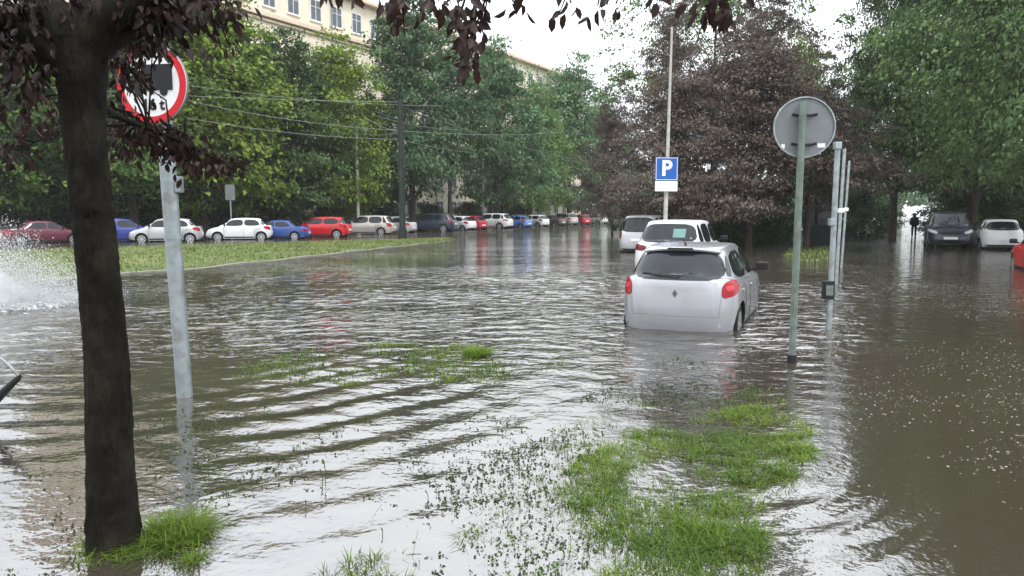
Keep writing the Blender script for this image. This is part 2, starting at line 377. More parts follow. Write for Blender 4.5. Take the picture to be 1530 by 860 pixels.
# ------------------------------------------------------------------ grass verge on the left
def verge():
    near = [(-260, 470), (-60, 436), (60, 420), (170, 411), (280, 403), (450, 385), (560, 372), (640, 364), (672, 360)]
    far = [(-260, 385), (-60, 377), (60, 373), (170, 370), (280, 367), (400, 364), (520, 361), (620, 359), (660, 358.5)]
    A = np.array([ground(*p)[:2] for p in near]); B = np.array([ground(*p)[:2] for p in far])
    def samp(Z, n):
        d = np.r_[0, np.cumsum(np.hypot(*np.diff(Z, axis=0).T))]; t = np.linspace(0, d[-1], n)
        return np.stack([np.interp(t, d, Z[:, 0]), np.interp(t, d, Z[:, 1])], -1)
    n, k = 90, 24
    a, b = samp(A, n), samp(B, n)
    u = np.linspace(0, 1, k)
    XY = a[:, None] * (1 - u)[None, :, None] + b[:, None] * u[None, :, None]
    h = .10 * np.sin(np.pi * np.clip(u, 0, 1)) ** .5 - .02
    Z = np.broadcast_to(h, (n, k)) + .02 * np.sin(XY[..., 0] * 2.1) * np.sin(XY[..., 1] * 1.7)
    v = np.concatenate([XY, Z[..., None]], -1).reshape(-1, 3)
    idx = np.arange(n * k).reshape(n, k)
    f = np.stack([idx[:-1, :-1], idx[1:, :-1], idx[1:, 1:], idx[:-1, 1:]], -1).reshape(-1, 4)
    o = link('grass_verge', fast_mesh('grass_verge', v, f), mat('verge_turf', (.10, .135, .045), .9, var=.35, scale=1.2, bump=.6, bscale=12, dirt=((.20, .17, .08), .35)), smooth=60)
    tag(o, kind='structure')
    # kerb along the near edge
    mb = MB(); pts = samp(A, 60)
    mb2 = []
    for i in range(len(pts) - 1):
        p, q = pts[i], pts[i + 1]; d = (q - p) / np.linalg.norm(q - p); nn = np.array((d[1], -d[0])) * .12
        mb2.append((p, q, nn))
    rows = []
    for i, p in enumerate(pts):
        d = pts[min(i + 1, 59)] - pts[max(i - 1, 0)]; d /= np.linalg.norm(d); nn = np.array((d[1], -d[0]))
        z = .035 + .018 * math.sin(i * .9)
        rows.append([mb.bm.verts.new((*(p + nn * w), zz)) for w, zz in ((.10, -.3), (.10, z), (-.08, z + .004), (-.08, -.3))])
    for i in range(59):
        for j in range(4):
            mb.bm.faces.new((rows[i][j], rows[i + 1][j], rows[i + 1][(j + 1) % 4], rows[i][(j + 1) % 4]))
    tag(mb.build('kerb', M['concrete']), kind='structure')
    return a, b
va, vb = verge()

# ------------------------------------------------------------------ blades
def blades(base, hgt, wid, lean, name, material, az=None):
    """curved tapered blades: base (N,3)"""
    n = len(base); az = rng.uniform(0, 2 * np.pi, n) if az is None else az
    dirv = np.stack([np.cos(az), np.sin(az), np.zeros(n)], -1); side = np.stack([-np.sin(az), np.cos(az), np.zeros(n)], -1)
    # blades show their broad side any way round
    ln = lean
    V = []
    for t, w in ((0, 1.0), (.55, .8), (1.0, .12)):
        c = base + dirv * (ln * hgt * t * t)[:, None] + np.array((0, 0, 1)) * (hgt * (t - .25 * ln * t * t))[:, None]
        V += [c - side * (wid * w / 2)[:, None], c + side * (wid * w / 2)[:, None]]
    v = np.stack(V, 1).reshape(-1, 3)
    o = np.arange(n)[:, None] * 6
    f = np.concatenate([o + np.array((0, 1, 3, 2)), o + np.array((2, 3, 5, 4))], 0)
    return fast_mesh(name, v, f)

def inside(poly, x, y):
    poly = np.asarray(poly); r = np.zeros(len(x), bool); j = len(poly) - 1
    for i in range(len(poly)):
        xi, yi = poly[i]; xj, yj = poly[j]
        c = ((yi > y) != (yj > y)) & (x < (xj - xi) * (y - yi) / (yj - yi + 1e-12) + xi)
        r ^= c; j = i
    return r

def vnoise(x, y, sc, seed):
    r = np.random.default_rng(seed); s = np.zeros_like(x)
    for k in range(7):
        a = r.uniform(0, 6.28); fr = sc * r.uniform(.6, 1.8)
        s += np.sin(fr * (x * np.cos(a) + y * np.sin(a)) + r.uniform(0, 6.28))
    return s / 3.0

def scatter(pix, n, thr, sc, seed, z=-.02):
    poly = np.array([ground(*p)[:2] for p in pix])
    lo, hi = poly.min(0), poly.max(0)
    x = rng.uniform(lo[0], hi[0], n); y = rng.uniform(lo[1], hi[1], n)
    k = inside(poly, x, y)
    x, y = x[k], y[k]
    q = vnoise(x, y, sc, seed) + .6 * vnoise(x, y, sc * 3.1, seed + 50) + rng.normal(0, .35, len(x))
    k = q > thr
    return np.stack([x[k], y[k], np.full(k.sum(), z)], -1)

def do_grass():
    B, A_, H_, W_, L_ = [], [], [], [], []
    def clumps(c, nb, rad, h, w, lean):
        """tussocks: blades leaning outwards from each centre"""
        m = len(c); k = rng.integers(max(2, int(nb * .4)), int(nb * 1.7) + 1, m); i = np.repeat(np.arange(m), k); n = len(i)
        az = rng.uniform(0, 6.28, n); r = rad * np.sqrt(rng.uniform(0, 1, n)) * rng.uniform(.6, 1.5, m)[i]
        b = c[i] + np.stack([np.cos(az) * r, np.sin(az) * r, np.zeros(n)], -1)
        B.append(b); A_.append(az + rng.normal(0, .6, n)); hh = h * rng.uniform(.55, 1.5, m)[i] * rng.uniform(.5, 1.2, n)
        H_.append(hh); W_.append(w * rng.uniform(.6, 1.3, n)); L_.append(lean * rng.uniform(.3, 1.6, n))
    main = [(835, 770), (845, 705), (900, 660), (990, 632), (1060, 615), (1130, 605), (1205, 635), (1216, 675), (1195, 712), (1150, 750), (1125, 772), (1146, 800), (1132, 862), (1100, 960), (890, 960), (920, 862), (890, 800)]
    clumps(scatter(main, 4300, -.4, 4.2, 11), 11, .030, .042, .0058, 1.3)
    clumps(scatter(main, 1700, .25, 4.2, 11), 17, .034, .060, .0064, 1.3)
    east = [(1060, 715), (1110, 655), (1205, 642), (1214, 672), (1192, 715), (1120, 750), (1050, 805), (990, 775)]
    clumps(scatter(east, 950, -.4, 4, 12), 18, .030, .062, .0062, 1.2)
    west = [(835, 760), (850, 700), (910, 670), (960, 690), (940, 730), (890, 770)]
    clumps(scatter(west, 480, -.25, 5, 22), 16, .03, .050, .006, 1.3)
    low = [(930, 810), (1040, 785), (1142, 792), (1138, 862), (1110, 960), (920, 960), (900, 850)]
    clumps(scatter(low, 950, -.45, 5, 13), 17, .03, .056, .006, 1.3)
    fringe = [(640, 820), (740, 700), (850, 630), (1000, 585), (1130, 575), (1220, 615), (1220, 700), (1150, 860), (1100, 960), (660, 960)]
    clumps(scatter(fringe, 3800, .25, 4.4, 14), 6, .03, .045, .0055, 1.1)
    clumps(scatter([(480, 842), (560, 826), (640, 835), (730, 852), (700, 940), (460, 940)], 380, .1, 5, 15), 10, .03, .05, .006, 1.1)
    clumps(scatter([(680, 800), (730, 770), (795, 788), (790, 818), (700, 822)], 160, -.1, 5, 16), 9, .03, .035, .006, 1.3)
    def disk(px, py, n, rx, ry):
        t = ground(px, py); a = rng.uniform(0, 6.28, n); r = np.sqrt(rng.uniform(0, 1, n)) * rng.uniform(.6, 1.15, n)
        return np.stack([t[0] + r * np.cos(a) * rx, t[1] + r * np.sin(a) * ry, np.full(n, -.02)], -1)
    clumps(disk(262, 800, 95, .16, .2), 18, .03, .095, .0055, 1.3)
    clumps(disk(285, 840, 14, .05, .05), 14, .02, .06, .006, 1.2)
    clumps(disk(160, 822, 70, .24, .2), 12, .03, .055, .006, 1.2)
    clumps(disk(715, 528, 34, .14, .25), 20, .04, .11, .009, 1.2)
    clumps(disk(735, 552, 24, .2, .3), 10, .05, .06, .009, 1.1)
    clumps(scatter([(300, 560), (430, 528), (520, 514), (700, 512), (770, 535), (750, 570), (600, 578), (400, 572)], 2600, -.05, 2.6, 17), 6, .06, .050, .0085, .8)
    clumps(scatter([(760, 548), (850, 530), (880, 550), (800, 562)], 90, .2, 2.2, 18), 6, .05, .05, .008, .9)
    b, az, h, w, l = np.vstack(B), np.concatenate(A_), np.concatenate(H_), np.concatenate(W_), np.concatenate(L_)
    o = link('grass', blades(b, h, w, l, 'grass', None, az), M['grass'])
    tag(o, 'bright green grass tips standing out of the flood water in the foreground', 'grass', kind='stuff')
    # verge grass
    n = 26000; i = rng.integers(0, len(va), n); u = rng.uniform(0.02, .98, n)
    p = va[i] * (1 - u)[:, None] + vb[i] * u[:, None] + rng.normal(0, .2, (n, 2))
    z = .09 * np.sin(np.pi * u) ** .5 - .03
    b = np.concatenate([p, z[:, None]], -1)
    o = link('verge_grass', blades(b, rng.uniform(.06, .2, n), rng.uniform(.02, .045, n), np.full(n, .9), 'verge_grass', None), M['grass_far'])
    tag(o, 'pale green uncut grass covering the long verge by the parked cars', 'grass', kind='stuff')
    b = scatter([(1168, 382), (1180, 370), (1250, 368), (1252, 386), (1210, 392)], 5000, -.5, 1.0, 21)
    o = link('verge_grass', blades(b, rng.uniform(.05, .16, len(b)), rng.uniform(.02, .04, len(b)), np.full(len(b), .9), 'bank_grass', None), M['grass_far'])
    tag(o, 'short pale grass round the thin trunk beyond the round sign', 'grass', kind='stuff')
do_grass()

def do_weeds():
    """thin stems with small clover-like leaves poking out of the water"""
    P_ = [scatter([(280, 862), (340, 740), (480, 640), (640, 600), (860, 590), (1000, 585), (1130, 600), (950, 660), (860, 700), (830, 800), (900, 930), (260, 930)], 2300, .15, 2.2, 31),
          scatter([(640, 700), (780, 660), (900, 640), (880, 860), (700, 930)], 1500, .1, 2.6, 34),
          scatter([(60, 660), (130, 620), (420, 600), (430, 690), (330, 760), (60, 820)], 1100, .35, 3, 32),
          scatter([(930, 560), (1010, 530), (1160, 560), (1210, 620), (1000, 610), (860, 600)], 1300, .1, 3, 33),
          scatter([(0, 720), (130, 690), (120, 862), (0, 900)], 350, .3, 3, 35)]
    b = np.vstack(P_); n = len(b)
    h = rng.gamma(1.6, .014, n) + .006
    az = rng.uniform(0, 6.28, n); ln = h * rng.uniform(0, 1.6, n)
    tip = b + np.stack([np.cos(az) * ln, np.sin(az) * ln, h], -1)
    side = np.stack([-np.sin(az), np.cos(az), np.zeros(n)], -1) * .0012
    sv = np.stack([b - side, b + side, tip + side * .7, tip - side * .7], 1).reshape(-1, 3)
    sf = np.arange(n * 4).reshape(n, 4)
    # leaflets
    k = rng.integers(1, 7, n); idx = np.repeat(np.arange(n), k); m = len(idx)
    c = tip[idx] * 1.0; fr = rng.uniform(.55, 1, m)[:, None]; c = b[idx] * (1 - fr) + c * fr + rng.normal(0, .012, (m, 3)) * np.array((1, 1, .3)); c[:, 2] = np.maximum(c[:, 2], .003)
    d = rng.normal(0, 1, (m, 3)); d[:, 2] = np.abs(d[:, 2]) * .3; d /= np.linalg.norm(d, axis=1)[:, None]
    nn = np.cross(d, rng.normal(0, 1, (m, 3))); nn /= np.linalg.norm(nn, axis=1)[:, None]
    s = rng.uniform(.008, .022, m)[:, None]
    lv = np.stack([c, c + d * s * .5 + nn * s * .38, c + d * s, c + d * s * .5 - nn * s * .38], 1).reshape(-1, 3)
    lf = np.arange(m * 4).reshape(m, 4) + n * 4
    o = link('weeds', fast_mesh('weeds', np.vstack([sv, lv]), np.vstack([sf, lf])), M['weed'])
    tag(o, 'thin dark weed stems and leaflets poking out of the shallow flood water', 'weeds', kind='stuff')
    # taller seed stalks
    mb = MB()
    for px, py, hh in ((486, 718, .13), (482, 722, .09), (455, 760, .05), (640, 745, .05), (570, 800, .04)):
        p = ground(px, py); q = Vector(p) + Vector((random.uniform(-.02, .02), 0, hh))
        mb.tube([p - np.array((0, 0, .03)), (Vector(p) + q) / 2 + Vector((.006, 0, 0)), q], [.0025, .002, .004], 5)
    o = mb.build('weeds', M['weed']); tag(o, 'tall bare seed stalks rising from the water left of the grass', 'weeds', kind='stuff')
do_weeds()

# ------------------------------------------------------------------ bubbles and spray
def domes(c, r, squash, name):
    n = len(c); k = 7
    ang = np.arange(k) * 2 * np.pi / k
    ring0 = np.stack([np.cos(ang), np.sin(ang), np.zeros(k)], -1); ring1 = ring0 * .7 + np.array((0, 0, .7))
    tpl = np.vstack([ring0, ring1, [(0, 0, 1)]])
    v = tpl[None] * r[:, None, None] * np.array((1, 1, squash)) + c[:, None]
    T = 2 * k + 1
    q = [(j, (j + 1) % k, k + (j + 1) % k, k + j) for j in range(k)] + [(k + j, k + (j + 1) % k, 2 * k, 2 * k) for j in range(k)]
    tri = []
    for a_, b_, c_, d_ in q:
        tri.append((a_, b_, c_))
        if d_ != c_: tri.append((a_, c_, d_))
    f = (np.arange(n) * T)[:, None, None] + np.array(tri)[None]
    me = fast_mesh(name, v.reshape(-1, 3), f.reshape(-1, 3)); me.polygons.foreach_set('use_smooth', [True] * len(me.polygons)); return me

def do_bubbles():
    p = scatter([(1200, 900), (1240, 640), (1270, 480), (1330, 420), (1560, 430), (1600, 900)], 30000, .1, 1.1, 41, z=.0)
    q = scatter([(1200, 900), (1260, 700), (1560, 640), (1600, 900)], 1600, .1, 2.1, 42, z=.0)
    p = np.vstack([p, q])
    r = np.minimum(rng.gamma(1.6, .0019, len(p)) + .0018, .011)
    o = link('rain_bubbles', domes(p, r, .45, 'rain_bubbles'), M['bubble'])
    tag(o, 'pale raindrop bubbles scattered over the brown flooded path', 'bubbles', kind='stuff')
do_bubbles()

def do_spray():
    n = 150000
    base = ground(20, 462); 
    # a fan thrown up by a passing vehicle out of view on the left
    t = rng.uniform(0, 1, n) ** .8                      # along the fan, away from the thrower
    a = rng.normal(0, .5, n)
    along = np.array((.96, .28)); cross = np.array((-.28, .96))
    reach = 2.75 * t; hmax = 1.75 * (1 - t ** 1.6) ** .9 + .03
    z = hmax * rng.uniform(0, 1, n) ** 1.35
    org = np.array((base[0] - 2.35, base[1] + .2))
    jag = 1 + .22 * np.sin(9 * a) + .12 * np.sin(23 * a + 2)
    xy = org + along * (reach * jag)[:, None] + cross * (a * (.4 + .8 * t))[:, None] + rng.normal(0, .05, (n, 2))
    z = z * jag + rng.normal(0, .03, n); z = np.abs(z)
    c = np.stack([xy[:, 0], xy[:, 1], z], -1)
    r = rng.gamma(2, .0020, n) + .002
    d1 = rng.normal(0, 1, (n, 4, 3)); d1 /= np.linalg.norm(d1, axis=2)[..., None]
    v = c[:, None] + d1 * r[:, None, None] * np.array((1, 1, 1.5))
    v[..., 2] = np.maximum(v[..., 2], .002)
    o4 = np.arange(n)[:, None, None] * 4
    f = (o4 + np.array([(0, 1, 2), (0, 2, 3), (0, 3, 1), (1, 3, 2)])[None]).reshape(-1, 3)
    # churned foam at the foot
    m = 2600; tt = rng.uniform(0, 1, m)
    fx = org + along * (2.9 * tt)[:, None] + cross * rng.normal(0, .55, m)[:, None]
    c2 = np.stack([fx[:, 0], fx[:, 1], np.abs(rng.normal(0, .03, m))], -1); r2 = rng.uniform(.02, .06, m)
    d2 = rng.normal(0, 1, (m, 4, 3)); d2 /= np.linalg.norm(d2, axis=2)[..., None]
    v2 = c2[:, None] + d2 * r2[:, None, None] * np.array((1.6, 1, .7)); v2[..., 2] = np.maximum(v2[..., 2], .002)
    f2 = (np.arange(m)[:, None, None] * 4 + np.array([(0, 1, 2), (0, 2, 3), (0, 3, 1), (1, 3, 2)])[None]).reshape(-1, 3) + n * 4
    o = link('water_spray', fast_mesh('water_spray', np.vstack([v.reshape(-1, 3), v2.reshape(-1, 3)]), np.vstack([f, f2])), M['spray'])
    tag(o, 'white fan of splashing water thrown up behind the trunk on the left', 'spray', kind='stuff')
    # soft mist inside the fan: a closed lumpy body of white volume
    bm = bmesh.new(); bmesh.ops.create_icosphere(bm, subdivisions=4, radius=1)
    for v in bm.verts:
        p = v.co; u = (p.x + 1) / 2
        hh = 1.75 * (1 - u ** 1.5) + .10
        k = 1 + .16 * math.sin(7 * p.x + 3 * p.y) * math.sin(6 * p.z + 2) + .10 * math.sin(17 * p.x + 5 * p.z) * math.sin(13 * p.y + 1)
        a2 = -.6 + 3.0 * u; c2_ = p.y * (.45 + .35 * u) * k; zz = .01 + hh * max(0, (p.z + .35) / 1.35) * k
        xy_ = org + along * a2 + cross * c2_
        v.co = (xy_[0], xy_[1], zz)
    me2 = bpy.data.meshes.new('mist'); bm.to_mesh(me2); bm.free()
    vm = bpy.data.materials.new('spray_mist'); vm.use_nodes = True; nt = vm.node_tree; nt.nodes.remove(nt.nodes['Principled BSDF'])
    pv = nt.nodes.new('ShaderNodeVolumePrincipled'); pv.inputs['Color'].default_value = (.98, .99, 1, 1)
    tc = nt.nodes.new('ShaderNodeTexCoord'); nz = nt.nodes.new('ShaderNodeTexNoise'); nz.inputs['Scale'].default_value = 3.2; nz.inputs['Detail'].default_value = 4
    nt.links.new(tc.outputs['Object'], nz.inputs['Vector'])
    sp = nt.nodes.new('ShaderNodeSeparateXYZ'); nt.links.new(tc.outputs['Object'], sp.inputs[0])
    r1 = nt.nodes.new('ShaderNodeMapRange'); r1.inputs['From Min'].default_value = .34; r1.inputs['From Max'].default_value = .74; r1.inputs['To Max'].default_value = 15.0
    nt.links.new(nz.outputs['Fac'], r1.inputs['Value'])
    r2 = nt.nodes.new('ShaderNodeMapRange'); r2.inputs['From Min'].default_value = 0; r2.inputs['From Max'].default_value = 1.6; r2.inputs['To Min'].default_value = .9; r2.inputs['To Max'].default_value = .10
    nt.links.new(sp.outputs['Z'], r2.inputs['Value'])
    mu = nt.nodes.new('ShaderNodeMath'); mu.operation = 'MULTIPLY'; nt.links.new(r1.outputs[0], mu.inputs[0]); nt.links.new(r2.outputs[0], mu.inputs[1])
    nt.links.new(mu.outputs[0], pv.inputs['Density']); nt.links.new(pv.outputs[0], nt.nodes['Material Output'].inputs['Volume'])
    link('mist', me2, vm, o)
do_spray()

# ------------------------------------------------------------------ trees
def leaf_quads(c, out, size, droop=.5, aspect=.55):
    """diamond leaves at centres c, pointing roughly outwards and down"""
    n = len(c)
    a = out + rng.normal(0, .75, (n, 3)); a[:, 2] -= droop; a /= np.linalg.norm(a, axis=1)[:, None] + 1e-9
    nn = rng.normal(0, .6, (n, 3)) + np.array((0, 0, .9)) + out * .35
    b = np.cross(nn, a); b /= np.linalg.norm(b, axis=1)[:, None] + 1e-9
    s = (size * rng.uniform(.6, 1.35, n))[:, None]; k = np.cross(a, b) * s * .12
    v = np.stack([c - a * s * .5, c + b * s * aspect * .5 + k, c + a * s * .5, c - b * s * aspect * .5 + k], 1).reshape(-1, 3)
    return v, np.arange(n * 4).reshape(n, 4)

def crown(H, zb, Rr, n_leaf, size, seed, n_lobe=12, clump=.55, flat=.45, dens=.0, lean=(0, 0), top=.55, spread=.55, n_clump=None, skirt=0.0):
    global rng
    rng = np.random.default_rng(seed)
    lobes = []
    for i in range(n_lobe):
        u = (i + .5) / n_lobe
        prof = max(.42, 1 - abs(2 * u - .8) ** 2.4) ** .6 * (1 - top * u * .35)
        ang = i * 2.4 + rng.uniform(-.5, .5); off = Rr * spread * prof * rng.uniform(.55, 1.1) * (1 - .75 * max(0, u - .7) / .3)
        c = np.array((math.cos(ang) * off + lean[0] * u, math.sin(ang) * off + lean[1] * u, zb + (H - zb) * (.08 + .84 * u)))
        lobes.append((c, np.array((Rr * .56 * prof * rng.uniform(.8, 1.2), Rr * .56 * prof * rng.uniform(.8, 1.2), (H - zb) * .17 * rng.uniform(.8, 1.25)))))
    nc = n_clump or max(60, n_leaf // 75)
    li = rng.integers(0, n_lobe, nc)
    d = rng.normal(0, 1, (nc, 3)); d /= np.linalg.norm(d, axis=1)[:, None]
    rad = rng.uniform(.55, 1.08, nc) ** .8
    cc = np.array([lobes[i][0] for i in li]) + d * np.array([lobes[i][1] for i in li]) * rad[:, None]
    cc[:, 2] -= skirt * np.hypot(cc[:, 0], cc[:, 1]) / Rr
    keep = vnoise(cc[:, 0] + cc[:, 2] * .7, cc[:, 1] - cc[:, 2] * .4, 1.3, seed + 5) > -1.0 + dens
    cc = cc[keep]; nc = len(cc)
    w = rng.uniform(.4, 1.6, nc); w /= w.sum()
    ci = rng.choice(nc, n_leaf, p=w)
    cs = clump * .78 * rng.uniform(.5, 1.5, nc)
    g_ = rng.normal(0, 1, (n_leaf, 3)) * cs[ci][:, None] * np.array((1, 1, flat))
    # boughs hang towards their outer end
    ctr = np.array((lean[0] * .5, lean[1] * .5, (zb + H) / 2))
    o = cc[ci] - ctr; o[:, 2] *= .4; o /= np.linalg.norm(o, axis=1)[:, None] + 1e-9
    g_[:, 2] -= .35 * np.abs((g_ * o).sum(1))
    p = cc[ci] + g_
    fl = (zb * .8 + .15 + .55 * vnoise(p[:, 0], p[:, 1], 1.6, seed + 9) * min(1, zb / 2)) if zb > .5 else np.full(n_leaf, -.12)
    lowp = p[:, 2] < fl
    p[lowp, 2] = fl[lowp] + np.abs(rng.normal(0, .4 if zb > .5 else .25, lowp.sum()))
    v, f = leaf_quads(p, o, size)
    return v, f, lobes, cc

def trunk_mesh(H, zb, r0, lobes, cc, seed, lean=(0, 0), fork=.0, wiggle=.12, z0=-.4):
    r = random.Random(seed); mb = MB()
    pts, rad = [], []
    topz = zb + (H - zb) * .8
    for i in range(9):
        u = i / 8; z = z0 + (topz - z0) * u
        pts.append((lean[0] * u + r.uniform(-1, 1) * wiggle * u, lean[1] * u + r.uniform(-1, 1) * wiggle * u, z))
        rad.append(r0 * (1.25 if i == 0 else 1) * (1 - .86 * u) + .012)
    mb.tube(pts, rad, 9)
    for c, lr in lobes:
        u = min(max((c[2] - (H - zb) * .28 - z0) / (topz - z0), .12), .93)
        k = u * 8; i = int(k); fr = k - i
        p0 = Vector(pts[i]).lerp(Vector(pts[min(i + 1, 8)]), fr)
        mid = p0.lerp(Vector(c), .5) + Vector((r.uniform(-.3, .3), r.uniform(-.3, .3), r.uniform(-.1, .4)))
        rr = r0 * .45 * (1 - u * .6)
        mb.tube([p0, mid, Vector(c)], [rr, rr * .65, rr * .25], 6)
        near = sorted(range(len(cc)), key=lambda q: (Vector(cc[q]) - Vector(c)).length)[:7]
        for q in near:
            e = Vector(cc[q]); s = mid.lerp(Vector(c), r.uniform(.2, 1))
            mb.tube([s, s.lerp(e, .5) + Vector((0, 0, .1)), e], [rr * .28, rr * .18, rr * .07], 4)
    return mb.mesh('trunk')

TREES = {}
def tree_proto(key, H, zb, Rr, n_leaf, size, seed, r0=.2, **kw):
    v, f, lobes, cc = crown(H, zb, Rr, n_leaf, size, seed, **kw)
    TREES[key] = (fast_mesh(key + '_crown', v, f), trunk_mesh(H, zb, r0, lobes, cc, seed, kw.get('lean', (0, 0))), H)

def tree(key, loc, H, rz, leafm, label, group, name='street_tree', bark='bark', wide=1.0, z=0.0, cat='tree'):
    crown_me, trunk_me, H0 = TREES[key]
    r = empty(name, (loc[0], loc[1], z), rz); s = H * (1.07 if H > 5 else 1) / H0; r.scale = (s * wide, s * wide, s)
    tag(r, label, cat, group)
    link('trunk', trunk_me, M[bark], r); link('crown', crown_me, M[leafm], r)
    return r

tree_proto('linden', 14, 2.2, 5.0, 24000, .27, 101, r0=.22, n_lobe=14, clump=.55)
tree_proto('linden_b', 14, 1.8, 4.8, 24000, .27, 102, r0=.2, n_lobe=15, clump=.6, flat=.4)
tree_proto('maple', 15, 5.0, 5.2, 20000, .26, 103, r0=.2, n_lobe=13, clump=.5, dens=.1)
tree_proto('weeping', 14, 2.0, 5.2, 24000, .24, 104, r0=.2, n_lobe=14, clump=.5, flat=.7, skirt=1.6)
tree_proto('purple', 9.0, 1.5, 5.2, 36000, .15, 105, r0=.14, n_lobe=20, clump=.5, flat=.22, dens=.15, skirt=.9, spread=.75)
tree_proto('purple_high', 9.0, 3.6, 4.6, 20000, .15, 115, r0=.13, n_lobe=14, clump=.5, flat=.3, skirt=.4, spread=.75)
tree_proto('sparse', 17, 5.0, 6.4, 30000, .20, 106, r0=.16, n_lobe=26, clump=.6, flat=.25, dens=.15, top=.2, spread=.8)
tree_proto('big', 17, 2.6, 6.2, 60000, .19, 107, r0=.25, n_lobe=18, clump=.6, flat=.35, skirt=1.2)
tree_proto('big_b', 17, 3.0, 6.2, 60000, .18, 108, r0=.25, n_lobe=18, clump=.55, flat=.4, skirt=1.6)
tree_proto('shrub', 2.4, -.1, 1.9, 9000, .12, 109, r0=.05, n_lobe=10, clump=.32, flat=.6, top=.3)

def hgt(py, Y): return at(0, py, Y)[2]
GL = 'trees in the row behind the parked cars'
for key, px, Y, top, rz, lm, wide, lab in [
    ('linden_b', -60, 46, 60, 2.9, 'leaf_green', 1.0, 'dark green tree cut off by the left edge behind the spray'),
    ('linden', 60, 50, 120, 4.6, 'leaf_deep', .9, 'low green tree over the maroon saloon'),
    ('linden', 18, 47, 70, .3, 'leaf_green', 1.0, 'dark green tree behind the spray at the left edge'),
    ('linden_b', 95, 52, 40, 1.3, 'leaf_bright', 1.0, 'yellow-green tree seen just left of the dark leaning trunk'),
    ('linden', 200, 49, 25, 2.2, 'leaf_green', .95, 'leafy green tree behind the round truck sign'),
    ('linden_b', 305, 53, -25, 3.6, 'leaf_bright', .85, 'tall yellow-green tree right of the truck sign, reaching the top of the photo'),
    ('weeping', 368, 55, 36, 4.1, 'leaf_green', .75, 'green tree behind the white hatchback and pale small sign'),
    ('linden', 436, 57, 74, 5.0, 'leaf_deep', .8, 'deep green tree under the attic windows of the cream building'),
    ('linden_b', 505, 61, 70, .9, 'leaf_bright', .75, 'bright green tree standing behind the red hatchback'),
    ('linden', 617, 68, 14, 1.9, 'leaf_cool', .70, 'tall bluish green tree above the dark catenary pole'),
    ('maple', 672, 74, 62, 2.7, 'leaf_cool', .66, 'dark-limbed tree with bare lower trunk over the navy car'),
    ('linden', 742, 82, 84, 3.3, 'leaf_cool', .78, 'bushy tree behind the white off-roader'),
    ('weeping', 790, 95, 128, 4.4, 'leaf_green', .8, 'rounded green tree behind the sky blue hatchback'),
    ('linden_b', 850, 108, 104, 5.2, 'leaf_cool', .8, 'distant cool green tree at the end of the left row'),
    ('linden', 895, 140, 160, .2, 'leaf_green', .8, 'farthest green tree beyond the left row of cars'),
]:
    p = at(px, 317, Y); tree(key, p, hgt(top, Y), rz, lm, lab, GL, wide=wide * 1.3)
GF = 'second row of trees in front of the building'
for key, px, Y, top, rz, lm, wide, lab in [
    ('linden_b', 140, 60, 110, 2.0, 'leaf_deep', .9, 'dark tree deep in the row behind the blue car and trunk'),
    ('linden', 262, 63, 90, 4.0, 'leaf_deep', .8, 'shaded tree deep behind the silver hatchback'),
    ('linden_b', 352, 66, 100, 5.0, 'leaf_deep', .7, 'shaded tree deep behind the pale small sign'),
    ('linden', 556, 72, 170, 1.0, 'leaf_deep', .6, 'low dark tree between the pale pole and the dark pole'),
    ('linden_b', 715, 100, 150, 2.5, 'leaf_deep', .8, 'dark tree far behind the pale lamp pole'),
    ('linden', 820, 125, 190, 3.0, 'leaf_deep', .9, 'dark distant tree above the far crimson car'),
]:
    p = at(px, 317, Y); tree(key, p, hgt(top, Y), rz, lm, lab, GF, wide=wide * 1.4)

GM = 'purple-leaved trees beyond the parked cars'
for px, Y, top, rz, wide, lab in [
    (1010, 33, 118, .4, .66, 'purple-leaved tree right behind the parking sign'),
    (1120, 35, 70, 2.1, .85, 'tallest purple-leaved tree, left of the round sign back'),
    (915, 50, 165, 3.9, .42, 'small purple-leaved tree above the parked minivan'),
    (1208, 34, 140, 5.2, .75, 'thin-trunked purple tree standing behind the round sign back'),
]:
    p = at(px, 317, Y); tree('purple_high' if px == 1208 else 'purple', p, hgt(top, Y), rz, 'leaf_purple', lab, GM, name='purple_tree', wide=wide * 1.25)
p = at(1062, 317, 50); tree('sparse', p, hgt(-75, 50), .7, 'leaf_green', 'tall airy green tree rising above the purple trees', None, wide=.85)
p = at(1135, 317, 43); tree('sparse', p, hgt(-10, 43), 2.9, 'leaf_purple', 'tall airy mauve tree behind the tallest purple-leaved tree', None, name='purple_tree', wide=.62)
p = at(1000, 317, 44); tree('sparse', p, hgt(38, 44), 4.4, 'leaf_purple', 'loose mauve tree rising behind the parking sign mast', None, name='purple_tree', wide=.6)
p = at(1192, 317, 62); tree('linden', p, hgt(82, 62), 1.7, 'leaf_bright', 'yellow-green tree glimpsed above the round sign back', None, wide=.7)
GR = 'tall trees hanging over the flooded path'
for key, px, Y, top, rz, lm, wide, lab in [
    ('big_b', 1335, 46, -170, .5, 'leaf_deep', .62, 'tall dark green tree at the left side of the flooded path'),
    ('big', 1455, 42, -190, 1.9, 'leaf_deep', .85, 'big green tree hanging over the dark off-roader'),
    ('big_b', 1560, 30, -420, 3.3, 'leaf_deep', .85, 'big green tree at the right edge hanging over the white car'),
    ('big', 1640, 44, -200, 4.0, 'leaf_deep', 1.0, 'broad green tree beyond the right edge, behind the red car'),
    ('linden_b', 1290, 60, 110, 2.0, 'leaf_deep', .8, 'dense tree beyond the thin grey posts'),
    ('linden', 1440, 75, 70, 5.5, 'leaf_deep', .9, 'dense tree down the path behind the dark off-roader'),
]:
    p = at(px, 317, Y); tree(key, p, hgt(top, Y), rz, lm, lab, GR, wide=wide)

